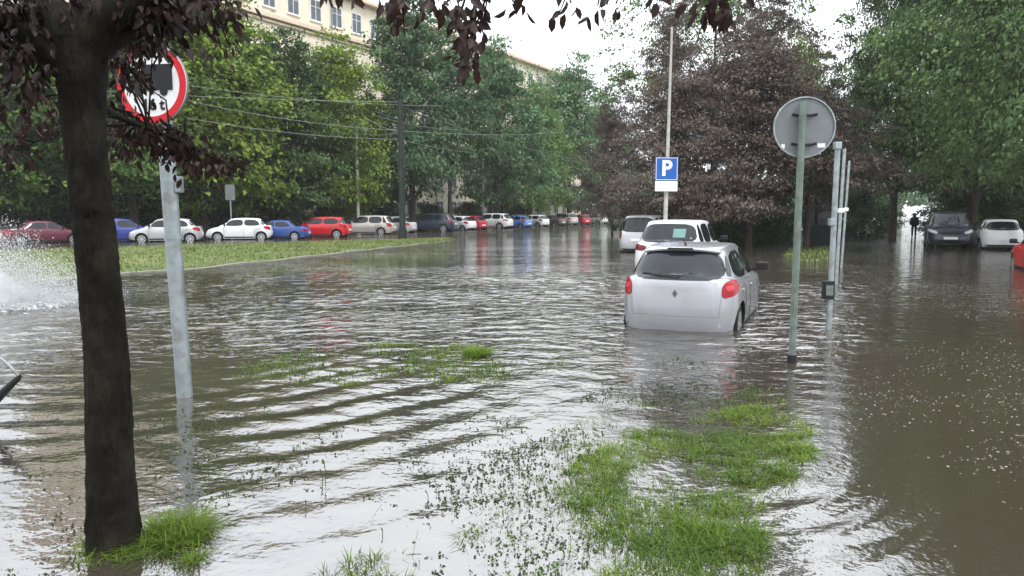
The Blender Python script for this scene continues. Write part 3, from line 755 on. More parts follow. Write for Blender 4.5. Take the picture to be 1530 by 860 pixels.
# understorey
GS = 'dark shrubs under the trees'
for px, Y, hh, wide, rz, lab in [
    (1040, 44, 3.4, 1.2, 2.3, 'tall dark shrub behind the shrub by the white crossover'), (1090, 44, 3.6, 1.2, .9, 'tall dark shrub between the purple trunks'), (1140, 45, 3.6, 1.2, 4.9, 'tall dark shrub behind the tallest purple trunk'),
    (1250, 60, 3.6, 1.3, 1.9, 'tall dark shrub behind the thin grey posts'), (1470, 50, 4.0, 1.3, 3.9, 'tall dark shrub between the dark off-roader and white car'), (1540, 48, 4.0, 1.3, .4, 'tall dark shrub behind the white car near the edge'),
    (640, 78, 2.6, 1.4, 1.3, 'low dark shrub added for the shaded ground floor behind the navy off-roader'), (700, 84, 2.8, 1.5, 2.9, 'low dark shrub added for the shaded ground floor left of the pale lamp pole'), (570, 72, 2.6, 1.4, 4.3, 'low dark shrub behind the beige estate car'),  # first two shrubs are added, standing in for shade on the ground floor
    (60, 52, 3.4, 1.5, 3.3, 'tall dark shrub between the maroon and blue cars'),
    (1060, 38, 2.6, 1.1, .3, 'dark shrub just right of the white crossover roof'), (1115, 40, 3.0, 1.1, 1.4, 'dark shrub under the tallest purple tree'),
    (1160, 43, 2.8, .9, 2.6, 'dark shrub left of the round sign post'), (1280, 52, 3.2, 1.1, 3.1, 'dark shrub right of the thin grey posts'),
    (1318, 62, 2.8, .9, 4.4, 'dark shrub on the left bank of the path before the walker'), (1500, 44, 3.0, 1.3, 5.1, 'dark shrub behind the white car at right'),
    (1432, 48, 3.0, 1.2, .9, 'dark shrub behind the dark off-roader'), (1570, 36, 3.0, 1.3, 2.2, 'dark shrub beyond the right edge by the red car'),
    (20, 50, 2.8, 1.6, .2, 'low dark shrub behind the maroon car'), (140, 53, 2.8, 1.6, 1.2, 'low dark shrub behind the leaning trunk'),
    (238, 54, 2.8, 1.5, 2.2, 'low dark shrub behind the silver hatchback'), (318, 57, 3.0, 1.4, 3.2, 'low dark shrub below the pale small sign'),
    (410, 60, 3.0, 1.4, 4.2, 'low dark shrub behind the royal blue car'), (490, 66, 2.6, 1.2, 5.2, 'low dark shrub behind the red hatchback'),
    (1000, 58, 3.2, 1.3, 2.7, 'dark shrub behind the parking sign pole'), (945, 70, 2.6, 1.3, 3.7, 'dark shrub far behind the minivan'),
    (770, 98, 3.0, 1.6, 1.1, 'dark shrub behind the white and blue far cars'), (845, 125, 3.4, 1.8, 2.1, 'dark shrub behind the farthest cars'),
]:
    p = at(px, 317, Y); tree('shrub', p, hh, rz, 'hedge', lab, GS, name='shrub', wide=wide, cat='shrub')

def far_wood():
    """one far mass of trees that closes the street and the path"""
    global rng
    rng = np.random.default_rng(77)
    n = 46000
    a0, a1 = math.atan((560 - CX) / F), math.atan((1800 - CX) / F)
    th = rng.uniform(a0, a1, n); Y = rng.uniform(150, 205, n)
    x = np.tan(th) * Y
    pxx = CX + np.tan(th) * F
    hh = 10 + 3 * vnoise(th * 60, Y * .05, 1.0, 5)
    gap = np.abs(pxx - 1366) < 22 + 5 * vnoise(Y, th * 3, .3, 9)
    z = hh * rng.uniform(0, 1, n) ** .8
    keep = ~(gap & (z < 3.4))
    c = np.stack([x, Y, z], -1)[keep]
    out = np.zeros_like(c); out[:, 1] = -.6; out[:, 2] = .4
    v, f = leaf_quads(c, out, 1.0, aspect=.7)
    o = link('distant_trees', fast_mesh('distant_trees', v, f), M['leaf_cool'])
    tag(o, 'far-off mass of trees closing the end of the street and path', 'trees', kind='stuff')
far_wood()

# ------------------------------------------------------------------ foreground plum tree
def plum_tree():
    global rng
    rng = np.random.default_rng(55)
    root_p = ground(172, 812); Yt = root_p[1]
    root = empty('plum_tree', (root_p[0], Yt, 0))
    tag(root, 'dark leaning purple-leaved tree close by on the left, its twigs hanging into the top', 'tree')
    O = Vector((root_p[0], Yt, 0))
    def T(px, py, Y): return Vector(at(px, py, Y)) - O
    px_line = [(176, 900, 50), (173, 835, 48), (171, 800, 42), (168, 720, 36.5), (163, 620, 34), (157, 520, 32.5), (148, 420, 31), (140, 340, 31), (133, 260, 30), (126, 180, 31), (122, 110, 36), (120, 60, 38)]
    pts = [T(x, y, Yt) for x, y, r in px_line]; rad = [r * .92 * Yt / F for x, y, r in px_line]
    # denser rings with knobbly bark
    me = bmesh.new(); n = 40; K = 150
    d = np.linspace(0, len(pts) - 1, K)
    rings = []
    P3 = np.array([tuple(p) for p in pts])
    for i, t in enumerate(d):
        c = np.array([np.interp(t, range(len(pts)), P3[:, k]) for k in range(3)]); rr = np.interp(t, range(len(pts)), rad)
        ring = []
        for k in range(n):
            a = 2 * math.pi * k / n
            wob = .045 * math.sin(3 * a + t * 1.1) + .03 * math.sin(7 * a + t * 2.3) + .028 * math.sin(13 * a - t * 5) + random.gauss(0, .014)
            collar = .05 * math.exp(-((t - 7.35) / .10) ** 2) - .05 * math.exp(-((t - 7.15) / .08) ** 2)
            q = rr * (1 + wob + collar)
            ring.append(me.verts.new((c[0] + math.cos(a) * q, c[1] + math.sin(a) * q, c[2])))
        rings.append(ring)
    for i in range(K - 1):
        for k in range(n): me.faces.new((rings[i][k], rings[i][(k + 1) % n], rings[i + 1][(k + 1) % n], rings[i + 1][k]))
    me.faces.new(rings[-1])
    bmesh.ops.recalc_face_normals(me, faces=me.faces)
    tm = bpy.data.meshes.new('trunk'); me.to_mesh(tm); me.free()
    link('trunk', tm, M['bark_dark'], root, smooth=70)
    # limbs
    limbs = [
        [(118, 90, Yt, 30), (95, 40, Yt, 26), (60, -10, Yt + .1, 20), (20, -80, Yt + .3, 14)],
        [(112, 110, Yt, 22), (70, 72, Yt - .05, 19), (20, 42, Yt - .1, 15), (-60, 10, Yt - .2, 11)],
        [(126, 80, Yt, 30), (160, 25, Yt, 24), (230, -15, Yt + .05, 20), (340, -50, Yt - .1, 17), (520, -72, Yt - .3, 13), (720, -75, Yt - .5, 10), (900, -62, Yt - .55, 7), (1060, -45, Yt - .5, 5)],
        [(135, 70, Yt, 22), (190, 48, Yt + .15, 15), (270, 18, Yt + .4, 11), (360, -20, Yt + .6, 7)],
        [(133, 150, Yt, 8), (185, 178, Yt + .6, 5), (255, 205, Yt + .95, 4), (335, 243, Yt + 1.05, 2)],
        [(122, 80, Yt, 26), (130, 0, Yt + .2, 22), (150, -120, Yt + .4, 16), (180, -260, Yt + .5, 8)],
    ]
    for l in limbs:
        mb = MB(); pp = [T(a, b, Y) for a, b, Y, r in l]
        # smooth the limb
        Q = []; RR = []
        for i in range(len(pp) - 1):
            for k in range(6):
                t = k / 6; p0 = pp[max(i - 1, 0)]; p1 = pp[i]; p2 = pp[i + 1]; p3 = pp[min(i + 2, len(pp) - 1)]
                Q.append(.5 * ((2 * p1) + (p2 - p0) * t + (2 * p0 - 5 * p1 + 4 * p2 - p3) * t * t + (3 * p1 - p0 - 3 * p2 + p3) * t ** 3))
                RR.append((l[i][3] * (1 - t) + l[i + 1][3] * t) * Yt / F * (1 + random.uniform(-.06, .06)))
        mb.tube(Q, RR, 12); mb.build('limb', M['bark_dark'], root, smooth=70)
    # leaf sprays: (px, py, Y, spread px x, spread px y, leaves)
    sprays = [
        (30, 20, 3.5, 55, 30, 330), (15, 80, 3.4, 40, 30, 170), (60, 55, 3.9, 36, 34, 150), (20, 150, 3.8, 30, 28, 50), (22, 225, 4.4, 30, 22, 60), (45, 120, 3.5, 26, 26, 45), (70, 190, 4.3, 22, 30, 60),
        (210, 16, 3.7, 60, 22, 260), (290, 14, 4.0, 40, 20, 150), (190, 55, 4.1, 26, 18, 80), (228, 72, 4.4, 24, 9, 36), (330, 70, 3.6, 8, 14, 9), (183, 125, 4.5, 12, 22, 40), (172, 165, 4.5, 14, 22, 60),
        (205, 194, 4.5, 34, 10, 110), (255, 205, 4.6, 34, 18, 170), (290, 235, 4.7, 34, 20, 150), (325, 245, 4.7, 22, 14, 60), (185, 215, 4.4, 20, 18, 60), (245, 40, 4.0, 22, 12, 40), (188, 92, 4.5, 14, 20, 75), (215, 62, 4.4, 20, 10, 45), (205, 120, 4.6, 10, 14, 26), (330, 8, 3.6, 26, 12, 40),
        (600, 8, 3.15, 20, 12, 22), (590, 28, 3.15, 14, 10, 9), (655, 2, 3.1, 26, 10, 24), (690, 22, 3.1, 18, 20, 38), (698, 58, 3.1, 12, 18, 30), (692, 92, 3.1, 9, 16, 18), (722, 40, 3.1, 7, 10, 6), (718, 8, 3.1, 12, 10, 10),
        (772, 8, 3.05, 14, 9, 7), (852, 5, 3.05, 16, 7, 9), (893, 8, 3.0, 13, 8, 7), (920, 6, 3.0, 8, 6, 3), (982, 2, 3.0, 14, 6, 6), (1060, 4, 3.05, 24, 9, 36), (1092, 16, 3.05, 12, 10, 18), (500, -6, 3.2, 24, 6, 14),
    ]
    cs, outs = [], []
    limbQ = [T(a, b, Y) for a, b, Y, r in limbs[2]] + [T(a, b, Y) for a, b, Y, r in limbs[1]] + [T(a, b, Y) for a, b, Y, r in limbs[3]] + [pts[-1], pts[-2]] + [T(*limbs[4][i][:3]).lerp(T(*limbs[4][i + 1][:3]), k / 4) for i in range(3) for k in range(5)]
    # finer attachment points along the long limb
    for i in range(len(limbs[2]) - 1):
        for k in range(1, 6):
            limbQ.append(T(*limbs[2][i][:3]).lerp(T(*limbs[2][i + 1][:3]), k / 6))
    for px, py, Y, sx, sy, nl in sprays:
        c = T(px, py, Y); s0 = min(limbQ, key=lambda q: (q - c).length)
        st = max(1, nl // 14); tw = MB()
        m0 = s0.lerp(c, .5) + Vector((random.uniform(-.06, .06), random.uniform(-.06, .06), .06)); tw.tube([s0, m0, c], [.007, .005, .003], 6)
        for j in range(st):
            e = c + Vector((random.gauss(0, sx * .5) * Y / F, random.gauss(0, .10), random.gauss(0, sy * .5) * Y / F))
            b0 = m0.lerp(c, random.uniform(.3, 1)); midp = b0.lerp(e, .5) + Vector((random.uniform(-.02, .02), random.uniform(-.02, .02), .025))
            tw.tube([b0, midp, e], [.006, .004, .0018], 5)
        tw.build('twig', M['bark_dark'], root)
        g_ = rng.normal(0, 1, (nl, 3)) * np.array((sx * .62 * Y / F, .12, sy * .62 * Y / F))
        cs.append(np.array(tuple(c)) + g_); o = g_ / (np.linalg.norm(g_, axis=1)[:, None] + 1e-9) * .5; o[:, 2] -= .5; outs.append(o)
    # crown above the picture, to the left and behind the trunk
    n = 9000; cl = rng.uniform(0, 1, (170, 3)) * np.array((4.4, 4.2, 2.6)) + np.array((-3.0, -2.4, 3.2))
    k = rng.integers(0, len(cl), n); g_ = rng.normal(0, 1, (n, 3)) * np.array((.3, .3, .16))
    pc = cl[k] + g_
    wy = pc[:, 1] + Yt; wz = pc[:, 2]
    pyv = 317 - (wz - HC) / np.maximum(wy, .1) * F; pxv = CX + (pc[:, 0] + O.x) / np.maximum(wy, .1) * F
    ok = (wy < .3) | (pyv < -25) | (pxv < 330)
    pc = pc[ok]
    cs.append(pc); o = np.zeros_like(pc); o[:, 2] = -.3; outs.append(o)
    c = np.vstack(cs); out = np.vstack(outs); n = len(c)
    a = out + rng.normal(0, .4, (n, 3)); a[:, 2] -= .45; a /= np.linalg.norm(a, axis=1)[:, None]
    nn = rng.normal(0, 1, (n, 3)); nn[:, 1] -= .8
    b = np.cross(nn, a); b /= np.linalg.norm(b, axis=1)[:, None]; nn = np.cross(a, b)
    s = rng.uniform(.042, .078, n)[:, None]; w = s * rng.uniform(.42, .58, n)[:, None] * .5; k = nn * s * rng.uniform(.06, .2, n)[:, None]; cur = nn * s * rng.normal(0, .12, n)[:, None]
    V = np.stack([c, c + a * s * .30 + b * w * .85 + k, c + a * s * .65 + b * w * .8 + k + cur * .5, c + a * s + cur, c + a * s * .65 - b * w * .8 + k + cur * .5, c + a * s * .30 - b * w * .85 + k, c + a * s * .32, c + a * s * .66 + cur * .5], 1).reshape(-1, 3)
    o8 = np.arange(n)[:, None] * 8
    f = np.concatenate([o8 + np.array(q) for q in ((0, 6, 1, 1), (6, 7, 2, 1), (7, 3, 2, 2), (0, 5, 6, 6), (6, 5, 4, 7), (7, 4, 3, 3))], 0)
    tri = []
    quads = np.concatenate([o8 + np.array(q) for q in ((6, 7, 2, 1), (6, 5, 4, 7))], 0)
    t3 = np.concatenate([o8 + np.array(q) for q in ((0, 6, 1), (7, 3, 2), (0, 5, 6), (7, 4, 3), (6, 7, 2), (6, 2, 1), (6, 5, 4), (6, 4, 7))], 0)
    me = fast_mesh('crown', V, t3); me.polygons.foreach_set('use_smooth', [True] * len(me.polygons))
    link('crown', me, M['leaf_plum'], root)
plum_tree()

# ------------------------------------------------------------------ building
def building():
    ang = R(30); d = np.array((math.sin(ang), math.cos(ang))); nrm = np.array((math.cos(ang), -math.sin(ang)))   # nrm: towards the street
    # facade passes below the cornice seen at (520, 0)
    p0 = at(520, 0, 74.0); Hh = p0[2]
    o = np.array((p0[0], p0[1])) - d * 50
    root = empty('apartment_building', (o[0], o[1], 0), math.pi / 2 - ang)
    tag(root, 'long cream apartment block with cornice ledge behind the left trees', 'building')
    # local: x along the street away from us, -y towards the street
    Lg = 104.0; X0 = 24.0
    cr0 = Hh - 3.6
    MB().box(X0, Lg, 0, 13, -.4, Hh).build('wall', M['facade'], root)
    MB().box(X0 - .4, Lg + .4, -.75, 13.4, Hh + .002, Hh + .38, .08).build('eave', M['cornice'], root)
    mb = MB(); mb.prism([(-.5, Hh + .384), (13.2, Hh + .384), (6.5, Hh + 3.4)], X0 - .3, Lg + .3, 'YZ'); mb.build('roof', M['roof'], root)
    MB().box(X0 - .2, Lg + .2, -.42, -.003, cr0 - .3, cr0 + .12, .06).build('ledge', M['cornice'], root)
    MB().box(X0 - .1, Lg + .1, -.2, -.003, cr0 - .62, cr0 - .40, .03).build('moulding', M['cornice'], root)
    rows = [(1.4, 2.9), (4.6, 6.3), (7.9, 9.6), (11.2, 12.9), (14.5, 16.2), (cr0 + .75, cr0 + 2.5)]
    step = 2.75; rest = MB(); restp = MB(); nparts = 0
    for ri, (z0, z1) in enumerate(rows):
        for k in range(int(Lg / step) - 1):
            x = 1.6 + k * step; w = .62
            if x < X0 + 1: continue
            vis = (ri >= 4 and 30 < x < 62) or (ri <= 1 and 45 < x < 92)
            if vis and nparts < 100:
                nparts += 1
                f = MB()
                f.box(x - w - .09, x - w, -.07, -.003, z0 - .09, z1 + .09); f.box(x + w, x + w + .09, -.07, -.003, z0 - .09, z1 + .09)
                f.box(x - w, x + w, -.07, -.003, z1, z1 + .09); f.box(x - w - .16, x + w + .16, -.16, -.003, z0 - .19, z0 - .092)
                f.box(x - w, x + w, -.068, -.003, z0 - .088, z0)
                f.box(x - .03, x + .03, -.06, -.003, z0, z1); f.box(x - w, x - .03, -.058, -.003, z0 + (z1 - z0) * .66, z0 + (z1 - z0) * .66 + .05); f.box(x + .03, x + w, -.058, -.003, z0 + (z1 - z0) * .66, z0 + (z1 - z0) * .66 + .05)
                fr = f.build('window', M['winframe'], root)
                MB().box(x - w, x + w, -.025, -.001, z0, z1).build('pane', M['pane'], fr)
            else:
                rest.box(x - w - .09, x + w + .09, -.07, -.003, z0 - .09, z0); rest.box(x - w - .09, x + w + .09, -.07, -.003, z1, z1 + .09)
                rest.box(x - w - .09, x - w, -.069, -.003, z0, z1); rest.box(x + w, x + w + .09, -.069, -.003, z0, z1); rest.box(x - .03, x + .03, -.06, -.003, z0, z1)
                restp.box(x - w, x + w, -.025, -.001, z0, z1)
    tag(rest.build('window', M['winframe'], root), kind='stuff'); tag(restp.build('pane', M['pane'], root), kind='stuff')
    for x in (31.0, 47.6, 64.1, 88.9):
        MB().tube([(x, -.12, -.2), (x, -.12, Hh)], .06, 8).build('drainpipe', M['galv'], root)
building()

# ------------------------------------------------------------------ cars
SIDE_N = 6.0
def outline(nexp, M1=20, M2=10):
    ys = list(np.linspace(0, .93, M1)); cx = [(1 - y ** nexp) ** (1 / nexp) for y in ys]
    c_end = cx[-1]; ce = list(np.linspace(c_end, 0, M2 + 1))[1:]
    ye = [(1 - c ** nexp) ** (1 / nexp) for c in ce]
    qx = cx + ce; qy = ys + ye
    X = list(reversed(qx)) + qx[1:]; Y = [-y for y in reversed(qy)] + qy[1:]
    return np.array(X), np.array(Y)

def half_shell(bm, rows):
    """rows: list of (x array, y array, z array) for the right half; mirrored and welded"""
    G = []
    for x, y, z in rows: G.append([(x[i], y[i], z[i]) for i in range(len(x))])
    start = len(bm.verts); new = []
    for sgn in (1, -1):
        V = [[bm.verts.new((sgn * p[0], p[1], p[2])) for p in r] for r in G]
        for r in V: new += r
        for i in range(len(V) - 1):
            for j in range(len(V[i]) - 1):
                q = (V[i][j], V[i][j + 1], V[i + 1][j + 1], V[i + 1][j])
                bm.faces.new(q if sgn > 0 else q[::-1])
    bmesh.ops.remove_doubles(bm, verts=new, dist=.0006)
    # faces collapsed by the weld are cleaned
    bmesh.ops.dissolve_degenerate(bm, dist=.0002, edges=bm.edges)
    bmesh.ops.recalc_face_normals(bm, faces=bm.faces)

TYPES = {
 # yf/yr: front and rear of the car; top: hood/belt/deck line; gh: greenhouse (front base, front roof, rear roof, rear base)
 'hatch': dict(W=.855, yf=2.0, yr=-1.98, zb=.2, top=[(-1.98, 1.03), (-1.2, 1.02), (0, .96), (.95, .94), (1.25, .91), (1.7, .80), (1.9, .70), (2.0, .60)], H=1.48, gh=(1.28, .42, -1.50, -1.93), wb=.80, wr=.565, wheel=.31, axles=(1.27, -1.30)),
 'compact': dict(W=.82, yf=1.92, yr=-1.90, zb=.2, top=[(-1.9, .98), (-1.0, .96), (0, .93), (.9, .92), (1.15, .88), (1.6, .76), (1.8, .68), (1.92, .58)], H=1.44, gh=(1.25, .42, -1.22, -1.80), wb=.77, wr=.56, wheel=.29, axles=(1.2, -1.28)),
 'sedan': dict(W=.86, yf=2.2, yr=-2.2, zb=.2, top=[(-2.2, .92), (-1.9, .99), (-1.4, .98), (0, .93), (.9, .92), (1.2, .88), (1.8, .77), (2.05, .68), (2.2, .58)], H=1.43, gh=(1.32, .45, -.85, -1.62), wb=.80, wr=.57, wheel=.31, axles=(1.38, -1.32)),
 'wagon': dict(W=.87, yf=2.2, yr=-2.2, zb=.2, top=[(-2.2, 1.0), (-1.2, .98), (0, .95), (.9, .93), (1.3, .90), (1.85, .79), (2.08, .69), (2.2, .58)], H=1.55, gh=(1.5, .5, -1.65, -2.12), wb=.80, wr=.58, wheel=.31, axles=(1.38, -1.32)),
 'suv': dict(W=.92, yf=2.2, yr=-2.2, zb=.26, top=[(-2.2, 1.13), (-1.2, 1.12), (0, 1.08), (.9, 1.06), (1.2, 1.04), (1.8, .96), (2.08, .86), (2.2, .72)], H=1.68, gh=(1.35, .62, -1.68, -2.12), wb=.85, wr=.64, wheel=.36, axles=(1.36, -1.32)),
 'van': dict(W=.90, yf=2.25, yr=-2.2, zb=.22, top=[(-2.2, 1.10), (-1.2, 1.08), (0, 1.02), (1.2, 1.0), (1.5, .97), (1.95, .84), (2.15, .72), (2.25, .6)], H=1.76, gh=(1.75, .75, -1.9, -2.15), wb=.84, wr=.66, wheel=.32, axles=(1.45, -1.35)),
}

class Proto: pass
def chaikin(poly, n):
    p = [np.array(q, float) for q in poly]
    for _ in range(n):
        q = []
        for i in range(len(p)):
            a, b = p[i], p[(i + 1) % len(p)]; q += [a * .8 + b * .2, a * .2 + b * .8]
        p = q
    return p

def car_proto(key):
    c = TYPES[key]; pr = Proto(); pr.c = c; pr.parts = []
    W, zb, H = c['W'], c['zb'], c['H']
    tx = [t[0] for t in c['top']]; tz = [t[1] for t in c['top']]
    def ztop(y): return np.interp(y, tx, tz)
    ox, oy = outline(SIDE_N)
    prof = [(0, 0.0, .955, .97), (0, .55, .955, .97), (0, .86, .955, .97), (.0, .93, .965, .978), (.10, .965, .985, .992), (.28, .985, 1.0, 1.0), (.48, 1.0, .998, .998), (.66, .997, .99, .99), (.82, .982, .975, .982), (.92, .962, .962, .972), (.98, .93, .95, .962), (1.0, .88, .94, .952), (1.02, .6, .93, .945), (1.03, .3, .93, .945), (1.035, 0, .93, .945)]
    rows = []
    for v, ws, fs, rs in prof:
        y = np.where(oy > 0, oy * c['yf'] * fs, -oy * c['yr'] * rs)
        x = ox * W * ws
        zt = ztop(y); vv = min(v, 1.0)
        z = zb + (zt - zb) * vv + max(0, v - 1) * 1.6
        # bottom rises a little to the ends
        z = z + (1 - vv) * .06 * np.abs(oy) ** 4
        rows.append((x, y, z))
    lower = bmesh.new(); half_shell(lower, rows)
    lm = bpy.data.meshes.new('lower'); lower.to_mesh(lm); lower.free()
    # wheel arches cut out of the lower shell
    cut = MB(); rw = c['wheel'] + .055
    for ax in c['axles']:
        for s in (1, -1): cut.disc((s * (W - .1), ax, c['wheel'] + .01), rw, 36, .42, 'X')
    cm = cut.mesh('cut')
    dark = M['black_plastic']
    lo = link('lower', lm, [M['plate'], dark]); cutter = link('cut', cm, [dark])
    bo = lo.modifiers.new('b', 'BOOLEAN'); bo.object = cutter; bo.operation = 'DIFFERENCE'; bo.solver = 'EXACT'
    try: bo.material_mode = 'TRANSFER'
    except Exception: pass
    dg = bpy.context.evaluated_depsgraph_get(); dg.update()
    res = bpy.data.meshes.new_from_object(lo.evaluated_get(dg))
    bpy.data.objects.remove(lo); bpy.data.objects.remove(cutter)
    dark_i = [i for i, m_ in enumerate(res.materials) if m_ == dark]
    dark_set = set(dark_i)
    # greenhouse
    fb, fr, rr, rb = c['gh']; zbelt = float(ztop(0)) - .06
    gx, gy = outline(5.0)
    grow = []
    def grow_row(h, ws, inset, zadd=0.0):
        yf = fb + (fr - fb) * h - inset; yr = rb + (rr - rb) * h + inset
        mid, hl = (yf + yr) / 2, (yf - yr) / 2
        y = mid + gy * hl; x = gx * ws
        t = (y - (fr + rr) / 2) / ((fr - rr) / 2 + .001)
        z = zbelt + (H - zbelt) * h - .045 * np.clip(t, -1.4, 1.4) ** 2 * h ** 3 + zadd
        grow.append((x, y, z))
    wb, wr = c['wb'], c['wr']
    def wid(h): return wb + (wr - wb) * (h ** 1.25)
    for h in (0, .15, .3, .45, .6, .75, .86): grow_row(h, wid(h), 0)
    grow_row(.92, wid(.92) * .995, .005); grow_row(.965, wid(.965) * .96, .03); grow_row(.985, wid(1) * .86, .09)
    grow_row(.995, wr * .6, .25); grow_row(1.0, wr * .3, .38); grow_row(1.0, 0.0, .42, .003)
    bm = bmesh.new(); bm.from_mesh(res)
    for f in bm.faces: f.material_index = 1 if f.material_index in dark_set else 0
    b2 = bmesh.new(); half_shell(b2, grow); gm = bpy.data.meshes.new('gh'); b2.to_mesh(gm); b2.free()
    bm.from_mesh(gm)
    bmesh.ops.recalc_face_normals(bm, faces=bm.faces)
    body = bpy.data.meshes.new(key + '_body'); bm.to_mesh(body)
    bv = BVHTree.FromBMesh(bm); bm.free()
    body.polygons.foreach_set('use_smooth', [True] * len(body.polygons)); body.set_sharp_from_angle(angle=R(38))
    pr.body = body
    def decal(poly, view, name, off=.006, ch=2, rings=7):
        b0 = chaikin(poly, ch); bnd = []
        for i in range(len(b0)):
            a_, c_ = b0[i], b0[(i + 1) % len(b0)]; k_ = max(1, int(np.linalg.norm(c_ - a_) / .07))
            bnd += [a_ + (c_ - a_) * (q_ / k_) for q_ in range(k_)]
        cen = sum(bnd) / len(bnd); n = len(bnd)
        def hit(u, v):
            if view == 'rear': o, d = Vector((u, -4, v)), Vector((0, 1, 0))
            elif view == 'front': o, d = Vector((u, 4, v)), Vector((0, -1, 0))
            elif view == 'right': o, d = Vector((3, u, v)), Vector((-1, 0, 0))
            elif view == 'left': o, d = Vector((-3, u, v)), Vector((1, 0, 0))
            else: o, d = Vector((u, v, 4)), Vector((0, 0, -1))
            l, nn, i, ds = bv.ray_cast(o, d)
            if l is None: return None
            if nn.dot(d) > 0: nn = -nn
            return l + nn * off, nn
        b_ = bmesh.new(); prev = None
        h = hit(*cen); cv = b_.verts.new(h[0]) if h else None
        for k in range(1, rings + 1):
            ring = []
            for q in bnd:
                p = cen + (q - cen) * (k / rings); hh = hit(*p)
                ring.append(b_.verts.new(hh[0]) if hh else None)
            for j in range(n):
                if prev is None: q4 = [cv, ring[j], ring[(j + 1) % n]]
                else: q4 = [prev[j], ring[j], ring[(j + 1) % n], prev[(j + 1) % n]]
                if all(q4):
                    try: b_.faces.new(q4)
                    except ValueError: pass
            prev = ring
        # short skirt so the piece has a rim
        skirt = []
        for q in bnd:
            hh = hit(*q); skirt.append(b_.verts.new(hh[0] - hh[1] * off * 1.5) if hh else None)
        for j in range(n):
            q4 = [prev[j], skirt[j], skirt[(j + 1) % n], prev[(j + 1) % n]]
            if all(q4):
                try: b_.faces.new(q4)
                except ValueError: pass
        bmesh.ops.recalc_face_normals(b_, faces=b_.faces)
        me = bpy.data.meshes.new(name); b_.to_mesh(me); b_.free()
        me.polygons.foreach_set('use_smooth', [True] * len(me.polygons)); me.set_sharp_from_angle(angle=R(40))
        return me
    pr.decal = decal
    zl = zbelt + .085; zh = H - .115
    def yF(z): t = (z - zbelt) / (H - zbelt); return fb + (fr - fb) * t
    def yR(z): t = (z - zbelt) / (H - zbelt); return rb + (rr - rb) * t
    def wz(z): return wid((z - zbelt) / (H - zbelt))
    pr.yR, pr.yF, pr.wz, pr.zl, pr.zh, pr.zbelt = yR, yF, wz, zl, zh, zbelt
    yB = (fb + rb) * .5 - .02 if key not in ('sedan',) else .05
    A = pr.parts.append
    for s, side in ((1, 'right'), (-1, 'left')):
        A(('side_window', decal([(yF(zl) - .30, zl), (yF(zh) - .16, zh), (yB + .035, zh + .015), (yB + .035, zl)], side, 'side_window'), 'glass', None))
        if key in ('wagon', 'van', 'suv'):
            ym = (yB + yR(zl)) * .5 - .18
            A(('side_window', decal([(yB - .035, zl), (yB - .035, zh + .015), (ym + .04, zh + .012), (ym + .02, zl)], side, 'side_window'), 'glass', None))
            A(('side_window', decal([(ym - .05, zl + .01), (ym - .03, zh + .01), (yR(zh) + .22, zh - .01), (yR(zl) + .30, zl + .04)], side, 'side_window'), 'glass', None))
        else:
            A(('side_window', decal([(yB - .035, zl), (yB - .035, zh + .015), (yR(zh) + .30, zh), (yR(zl) + .42, zl + .03)], side, 'side_window'), 'glass', None))
            if key in ('hatch', 'compact'):
                A(('side_window', decal([(yR(zl) + .36, zl + .05), (yR(zh) + .25, zh - .03), (yR(zh) + .17, zh - .06), (yR(zl) + .22, zl + .07)], side, 'side_window', ch=1), 'glass', None))
        # door seams, sill trim
        for yy in (yB, min(yF(zl) - .22, c['axles'][0] - rw - .03), max(c['axles'][1] + rw + .02, yR(zl) + .42) if key != 'sedan' else -1.05):
            A(('door_seam', decal([(yy - .006, zb + .12), (yy + .006, zb + .12), (yy + .006, zl - .09), (yy - .006, zl - .09)], side, 'door_seam', off=.003, ch=0, rings=5), 'black_plastic', None))
        A(('sill_trim', decal([(c['axles'][1] + rw + .04, zb + .05), (c['axles'][0] - rw - .04, zb + .05), (c['axles'][0] - rw - .04, zb + .12), (c['axles'][1] + rw + .04, zb + .12)], side, 'sill_trim', ch=0), 'black_plastic', None))
        for yy in (yB + .14, yB - .85):
            mb = MB(); l, nn, i, ds = bv.ray_cast(Vector((s * 3, yy, zbelt - .06)), Vector((-s, 0, 0)))
            if l is not None:
                mb.box(l.x - .025, l.x + .025, yy - .09, yy + .09, zbelt - .08, zbelt - .045, .012); A(('door_handle', mb.mesh('door_handle'), 'PAINT', None))
        mb = MB(); xm = s * (wz(zl) + .14); ym_ = yF(zl) - .36
        mb.box(xm - .10, xm + .10, ym_ - .045, ym_ + .055, zl - .01, zl + .13, .035); mb.box(min(xm, xm - s * .16), max(xm, xm - s * .16), ym_ - .015, ym_ + .015, zl - .01, zl + .03)
        A(('wing_mirror', mb.mesh('wing_mirror'), 'black_plastic', None))
        # lamps
        zr = float(ztop(c['yr'])); zf = float(ztop(c['yf'] * .93))
        if key in ('sedan',): tl = [(s * W * .50, zr - .10), (s * W * .93, zr - .07), (s * W * .93, zr - .24), (s * W * .56, zr - .24)]
        elif key in ('wagon', 'van'): tl = [(s * W * .74, zr - .02), (s * W * .90, zr + .0), (s * W * .95, zr - .30), (s * W * .76, zr - .30)]
        elif key == 'suv': tl = [(s * W * .50, zr - .10), (s * W * .90, zr - .03), (s * W * .955, zr - .20), (s * W * .60, zr - .22)]
        else: tl = [(s * W * .735, zr - .075), (s * W * .86, zr - .01), (s * W * .94, zr - .085), (s * W * .935, zr - .235), (s * W * .735, zr - .275)]
        A(('tail_light', decal(tl, 'rear', 'tail_light', off=.010), 'lamp_red', None))
        A(('headlight', decal([(s * W * .52, zf - .06), (s * W * .90, zf + .05), (s * W * .95, zf - .04), (s * W * .60, zf - .17)], 'front', 'headlight', off=.010), 'lamp_clear', None))
